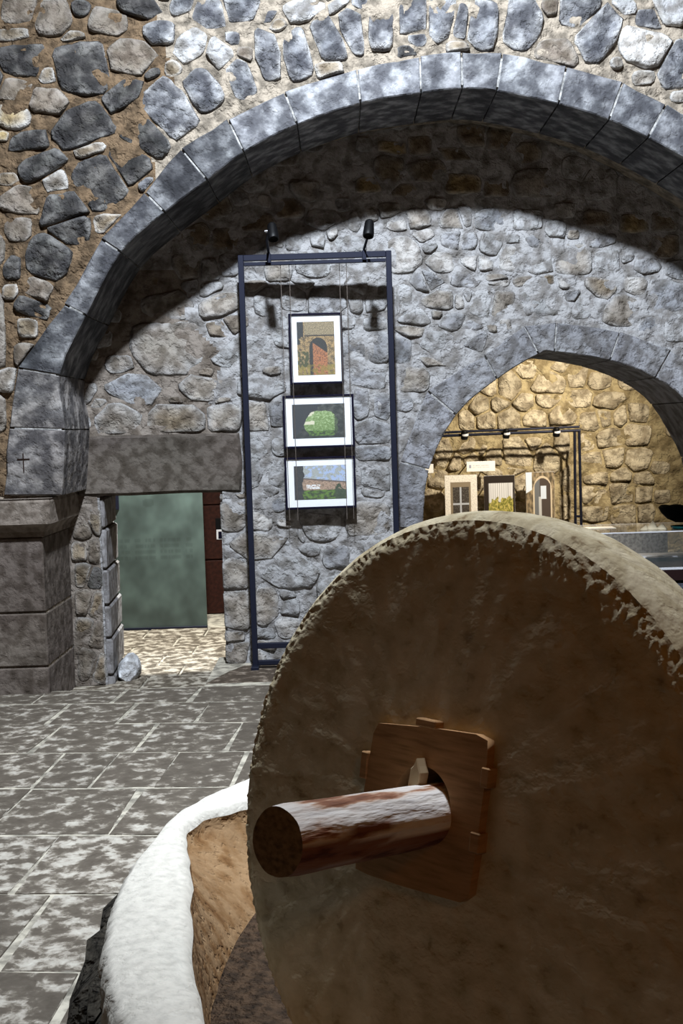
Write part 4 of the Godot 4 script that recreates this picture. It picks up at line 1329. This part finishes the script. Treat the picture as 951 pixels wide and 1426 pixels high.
# ---------------------------------------------------------------- the photo display under the arch
func build_display() -> void:
	var f := thing("display_frame", "tall dark blue steel display frame standing before the rubble wall", "display frame", Transform3D(Basis(), Vector3(-0.12, 0.0, -7.86)))
	var st: Material = mats.dark_steel
	put("post", box(Vector3(-0.47, 1.335, 0), Vector3(0.036, 2.65, 0.036), 0.003), st, f)
	put("post", box(Vector3(0.47, 1.335, 0), Vector3(0.036, 2.65, 0.036), 0.003), st, f)
	put("top_bar", box(Vector3(0, 2.64, 0), Vector3(0.904, 0.038, 0.036), 0.003), st, f)
	put("lamp_rail", box(Vector3(0, 2.600, 0.012), Vector3(0.90, 0.022, 0.03), 0.002), st, f)
	put("bottom_bar", box(Vector3(0, 0.15, 0), Vector3(0.904, 0.036, 0.036), 0.003), st, f)
	put("bottom_bar", box(Vector3(0, 0.04, 0), Vector3(0.904, 0.03, 0.036), 0.003), st, f)
	for s in [-1, 1]:
		put("foot", box(Vector3(0.47 * s, 0.012, 0.0), Vector3(0.05, 0.024, 0.16), 0.003), st, f)
	# two clip-on spot lamps, switched off, on bent arms leaning forward
	for q in [[-0.29, -0.262, 0.03], [0.315, 0.352, -0.03]]:
		var foot := Vector3(q[0], 2.62, 0.02)
		var elbow := Vector3(q[0] + (0.0 if q[0] < 0 else 0.02), 2.72, 0.18)
		var top := Vector3(q[1] - 0.01, 2.75, 0.34)
		var arm := put("lamp_arm", tube([foot, foot + Vector3(0, 0.05, 0.02), elbow, top], 0.0085, 8), st, f)
		put("clamp", box(foot + Vector3(0, 0.012, 0), Vector3(0.026, 0.06, 0.05), 0.002), st, arm)
		put("pivot", tube([top + Vector3(-0.026 * signf(-q[2]), 0.004, 0.0), top + Vector3(0.02 * signf(-q[2]), 0.0, 0)], 0.009, 10), mats.chrome, arm)
		var head := Transform3D(Basis(Vector3.BACK, q[2] * 4.0) * Basis(Vector3.RIGHT, -0.5), Vector3(q[1] + (0.018 if q[0] < 0 else -0.012), 2.745, 0.36))
		put("lamp_head", lathe([Vector2(0.001, 0.058), Vector2(0.022, 0.056), Vector2(0.028, 0.045), Vector2(0.034, -0.03), Vector2(0.033, -0.056), Vector2(0.026, -0.06), Vector2(0.024, -0.04), Vector2(0.001, -0.04)], 20), mats.black_plastic, arm, head)
	# the hanging wires
	for x in [-0.22, -0.165, 0.155, 0.20]:
		put("wire", tube([Vector3(x, 2.6, 0.0 if absf(x) > 0.18 else -0.03), Vector3(x, 0.95, -0.10)], 0.0022, 6), mats.wire, f)
	picture("framed_photograph", Vector3(-0.132, 2.064, -7.985), 0.348, 0.457, 0.243, 0.345, ink(165, 234, print_gate), "upright framed photograph of an old stone gateway, highest of three")
	picture("framed_photograph", Vector3(-0.130, 1.593, -7.985), 0.463, 0.344, 0.342, 0.222, ink(225, 147, print_cave), "framed photograph of green leaves seen through a dark vault, in the middle")
	picture("framed_photograph", Vector3(-0.132, 1.192, -7.985), 0.463, 0.340, 0.342, 0.222, ink(225, 147, print_garden), "framed photograph of a long house behind a lawn, lowest of three")


func picture(called: String, at: Vector3, w: float, h: float, pw: float, ph: float, print_: Material, label: String) -> void:
	var t := thing(called, label, "picture", Transform3D(Basis(Vector3.UP, 0.05), at), "three framed photographs hung in the display frame")
	for s in [-1, 1]:
		put("frame_side", box(Vector3(s * (w / 2 - 0.007), 0, 0), Vector3(0.014, h, 0.024), 0.002), mats.navy_frame, t)
		put("frame_rail", box(Vector3(0, s * (h / 2 - 0.007), 0), Vector3(w - 0.028, 0.014, 0.024), 0.002), mats.navy_frame, t)
	put("mat_board", box(Vector3(0, 0, -0.003), Vector3(w - 0.026, h - 0.026, 0.008), 0.0), mats.mat_board, t)
	put("photograph", sheet(pw, ph), print_, t, Transform3D(Basis(), Vector3(0, 0.002, 0.0018)))
	put("glass", box(Vector3(0, 0, 0.007), Vector3(w - 0.027, h - 0.027, 0.002), 0.0), mats.clear_glass, t)


# ---------------------------------------------------------------- beyond the small arch
func build_far_display() -> void:
	var f := thing("picture_rail_stand", "thin dark steel stand with three clip lamps before the sand coloured wall", "display stand", Transform3D(Basis(), Vector3(2.2, -0.3, -11.4)))
	var st: Material = mats.dark_steel
	put("post", tube([Vector3(-0.02, 0, 0), Vector3(-0.005, 1.75, 0)], 0.013, 10), st, f)
	put("post", tube([Vector3(0.045, 0, 0.0), Vector3(0.038, 1.75, 0.0)], 0.013, 10), st, f)
	put("post", tube([Vector3(-1.75, 0, 0), Vector3(-1.75, 1.75, 0)], 0.013, 10), st, f)
	put("top_bar", tube([Vector3(-1.78, 1.735, 0), Vector3(0.05, 1.752, 0)], 0.014, 10), st, f)
	put("top_bar", tube([Vector3(-1.78, 1.765, -0.05), Vector3(0.05, 1.785, -0.05)], 0.012, 10), st, f)
	put("spacer", box(Vector3(0.015, 0.95, 0), Vector3(0.07, 0.02, 0.02), 0.003), st, f)
	for x in [-1.036, -0.648, -0.18]:
		var l := put("clip_lamp", lathe([Vector2(0.001, 0.045), Vector2(0.02, 0.043), Vector2(0.03, 0.03), Vector2(0.034, -0.03), Vector2(0.028, -0.045), Vector2(0.001, -0.043)], 16), mats.black_plastic, f, Transform3D(Basis(Vector3.RIGHT, 0.2), Vector3(x, 1.745, 0.03)))
		put("lamp_band", lathe([Vector2(0.030, 0.012), Vector2(0.0345, 0.008), Vector2(0.0355, -0.006), Vector2(0.034, -0.01)], 16), mats.white_metal, l, Transform3D(Basis(), Vector3(0.004, 0, 0)))
	panel("photo_panel", Vector3(1.133, 0.83, -11.5), 0.305, 0.47, ink(70, 100, print_window), "photo panel of a barred window in a white stone surround")
	panel("photo_panel", Vector3(1.495, 0.80, -11.5), 0.29, 0.50, ink(70, 100, print_hill), "dark edged photo panel of a green slope behind a fence")
	panel("photo_panel", Vector3(1.880, 0.78, -11.5), 0.27, 0.58, ink(70, 130, print_doorway), "photo panel of a tall grey arched doorway")
	panel("wall_label", Vector3(1.328, 1.141, -11.52), 0.27, 0.096, ink(120, 44, print_label), "long white caption card with faint print above the window panel")
	panel("wall_label", Vector3(0.80, 1.135, -11.52), 0.16, 0.085, mats.white_card, "white caption card half hidden by the edge of the small arch")


func panel(called: String, at: Vector3, w: float, h: float, print_: Material, label: String) -> void:
	var t := thing(called, label, "photo panel" if called == "photo_panel" else "label card", Transform3D(Basis(), at))
	put("board", box(Vector3(0, 0, -0.008), Vector3(w, h, 0.014), 0.001), mats.mat_board, t)
	put("printed_face", sheet(w - 0.002, h - 0.002), print_, t, Transform3D(Basis(), Vector3(0, 0, 0.0005)))
	for s in [-1, 1]:
		put("wall_spacer", tube([Vector3(s * w * 0.35, h * 0.3, -0.015), Vector3(s * w * 0.35, h * 0.3, FAR_Z - at.z + 0.07)], 0.006, 8), mats.dark_steel, t)


func build_small_things() -> void:
	# the glass showcase in the far room
	var c := thing("glass_showcase", "low glass showcase on a dark base behind the millstone", "showcase", Transform3D(Basis(), Vector3(2.55, -0.3, -9.9)))
	put("plinth", box(Vector3(0, 0.28, 0), Vector3(2.2, 0.56, 0.74), 0.01), mats.bluish_stone, c)
	put("base", box(Vector3(0, 0.61, 0), Vector3(2.3, 0.085, 0.8), 0.004), mats.dark_wood, c)
	put("base_strip", box(Vector3(0, 0.664, 0.385), Vector3(2.3, 0.018, 0.03), 0.002), mats.white_metal, c)
	put("inner_tray", box(Vector3(0, 0.70, -0.25), Vector3(2.2, 0.012, 0.28), 0.002), mats.white_metal, c)
	put("lining", box(Vector3(0, 0.659, -0.02), Vector3(2.24, 0.012, 0.74), 0.001), mats.dark_wood, c)
	put("back_board", box(Vector3(-0.45, 0.80, -0.385), Vector3(1.3, 0.27, 0.01), 0.001), mats.grey_fabric, c)
	put("front_pane", box(Vector3(0, 0.81, 0.395), Vector3(2.3, 0.29, 0.005), 0.0), mats.clear_glass, c)
	put("back_pane", box(Vector3(0, 0.81, -0.395), Vector3(2.3, 0.29, 0.005), 0.0), mats.clear_glass, c)
	put("top_pane", box(Vector3(0, 0.958, 0), Vector3(2.3, 0.006, 0.8), 0.0), mats.clear_glass, c)
	put("edge_strip", box(Vector3(0, 0.957, 0.398), Vector3(2.3, 0.010, 0.008), 0.001), mats.white_metal, c)
	put("edge_strip", box(Vector3(0, 0.957, -0.398), Vector3(2.3, 0.008, 0.010), 0.001), mats.white_metal, c)
	for s in [-1, 1]:
		put("end_pane", box(Vector3(1.148 * s, 0.81, 0), Vector3(0.005, 0.29, 0.79), 0.0), mats.clear_glass, c)
	tag(put("rounded_stone", lathe([Vector2(0.001, 0.085), Vector2(0.05, 0.08), Vector2(0.09, 0.055), Vector2(0.105, 0.02), Vector2(0.10, 0.0), Vector2(0.001, 0.0)], 24, 0.1), mats.bluish_stone, self, Transform3D(Basis(), Vector3(1.93, 0.366, -9.66))), "smooth grey domed stone lying inside the glass showcase", "stone")
	tag(put("paper_strip", box(Vector3.ZERO, Vector3(0.55, 0.004, 0.16), 0.001), mats.white_card, self, Transform3D(Basis(), Vector3(1.95, 0.664, -9.95))), "flat pale paper lying on top of the glass showcase", "paper")
	# things on the showcase
	var q := Geo.new()
	for e in [[0.0, 0.075, 0.0, 0.055], [0.07, 0.05, 0.02, 0.05], [-0.06, 0.035, 0.01, 0.04]]:
		var b := q.v.size()
		for k in 6:
			var t := TAU * k / 6.0
			q.vert(Vector3(e[0] + cos(t) * e[3], 0, e[2] + sin(t) * e[3]))
		q.vert(Vector3(e[0] + 0.01, e[1], e[2]))
		for k in 6:
			q.tri(b + k, b + 6, b + (k + 1) % 6)
	tag(put("crystal", q.mesh(), mats.quartz, self, Transform3D(Basis(), Vector3(2.47, 0.662, -9.70))), "small glinting crystal lump on top of the glass showcase", "crystal")
	tag(put("glass_dish", lathe([Vector2(0.001, 0.004), Vector2(0.05, 0.004), Vector2(0.085, 0.022), Vector2(0.09, 0.024), Vector2(0.08, 0.0), Vector2(0.001, 0.0)], 24), mats.teal_glass, self, Transform3D(Basis(), Vector3(2.70, 0.662, -9.66))), "small teal glass dish under the black bag on the showcase", "dish")
	var bag := Geo.new()
	var br := []
	for lev in 9:
		var ring := []
		var spec: Array = [[0.001, 0.03], [0.12, 0.028], [0.17, 0.045], [0.215, 0.09], [0.235, 0.13], [0.23, 0.152], [0.20, 0.158], [0.1, 0.15], [0.001, 0.148]][lev]
		for s in 28:
			var t := TAU * s / 28
			var w := bumps.get_noise_3d(cos(t) * 120, sin(t) * 120, lev * 30.0)
			ring.append(bag.vert(Vector3(cos(t) * spec[0] * 1.05 * (1 + 0.15 * w), spec[1] + 0.02 * w, sin(t) * spec[0] * 0.55)))
		br.append(ring)
	for lev in 8:
		for s in 28:
			var s2 := (s + 1) % 28
			bag.quad(br[lev][s], br[lev + 1][s], br[lev + 1][s2], br[lev][s2])
	tag(put("black_bag", bag.mesh(), mats.black_cloth, self, Transform3D(Basis(Vector3.BACK, -0.06), Vector3(2.82, 0.668, -9.88))), "soft black bag lying on top of the glass showcase", "bag")
	# side room: the frosted glass panel and the brown cabinet behind it
	var gp := thing("frosted_screen", "tall frosted green glass panel with faint printed text behind the low door", "glass panel", Transform3D(Basis(), Vector3(-1.70, -0.12, -10.3)))
	var im := Image.create(128, 192, false, Image.FORMAT_RGBA8)
	for y in 192:
		for x in 128:
			var col := Color(0.34, 0.40, 0.385, 0.90)
			col = col.darkened(clampf(0.16 + 0.25 * nz(x, y, 3.0), 0, 0.5))
			var line := y % 5
			if y > 112 and y < 134 and x > 22 and x < 116 and x % 26 > 4 and line < 3 and nz(x, floorf(y / 5.0) * 9.0, 25.0) > -0.25:
				col = col.darkened(0.09)
			if y > 20 and y < 100 and Vector2(x - 72, (y - 84) * 1.6).length() < 6.0:
				col = col.darkened(0.12)
			im.set_pixel(x, y, col)
	var frosted := StandardMaterial3D.new()
	frosted.albedo_texture = ImageTexture.create_from_image(im)
	frosted.transparency = BaseMaterial3D.TRANSPARENCY_ALPHA
	frosted.roughness = 0.35
	frosted.texture_repeat = false
	put("pane", sheet(1.06, 1.9), frosted, gp, Transform3D(Basis(), Vector3(0, 0.97, 0.006)))
	put("pane_core", box(Vector3(0, 0.97, 0), Vector3(1.06, 1.9, 0.010), 0.001), mat("green_glass", Color(0.30, 0.38, 0.34), 0.3), gp)
	put("clamp", box(Vector3(-0.20, 1.10, 0.02), Vector3(0.05, 0.13, 0.03), 0.003), mats.dark_steel, gp)
	put("foot_rail", box(Vector3(0, 0.012, 0), Vector3(1.06, 0.024, 0.05), 0.002), mats.dark_steel, gp)
	var cab := thing("wooden_cabinet", "dark red-brown wooden cabinet beside the frosted glass panel", "cabinet", Transform3D(Basis(), Vector3(-0.85, -0.12, -11.1)))
	put("body", box(Vector3(0, 1.0, -0.2), Vector3(0.9, 2.0, 0.4), 0.006), mats.brown_wood, cab)
	for k in 4:
		put("plank", box(Vector3(0, 0.25 + 0.5 * k, 0.006), Vector3(0.89, 0.485, 0.014), 0.004), mats.brown_wood, cab)
	put("opening", box(Vector3(-0.24, 0.83, 0.014), Vector3(0.12, 0.10, 0.012), 0.002), mats.black_plastic, cab)
	put("card_frame", box(Vector3(-0.24, 0.73, 0.016), Vector3(0.11, 0.09, 0.010), 0.002), mats.white_metal, cab)
	put("card", box(Vector3(-0.235, 0.725, 0.022), Vector3(0.085, 0.065, 0.004), 0.001), mats.navy_frame, cab)
	# the pale stone lying against the door jamb
	var rk := PackedVector2Array()
	for k in 14:
		var t := TAU * k / 14
		rk.append(Vector2(cos(t) * 0.075, sin(t) * 0.10) * (1.0 + 0.3 * bumps.get_noise_2d(cos(t) * 90, sin(t) * 90)))
	tag(put("loose_stone", stone_mesh(rk, 0.10, Color(0.62, 0.63, 0.66), Color(0.62, 0.63, 0.66), 8.0, 0.25), mats.grey_stone, self, Transform3D(Basis(), Vector3(-1.47, -0.04, -8.22))), "pale whitish stone leaning against the foot of the door jamb", "stone")
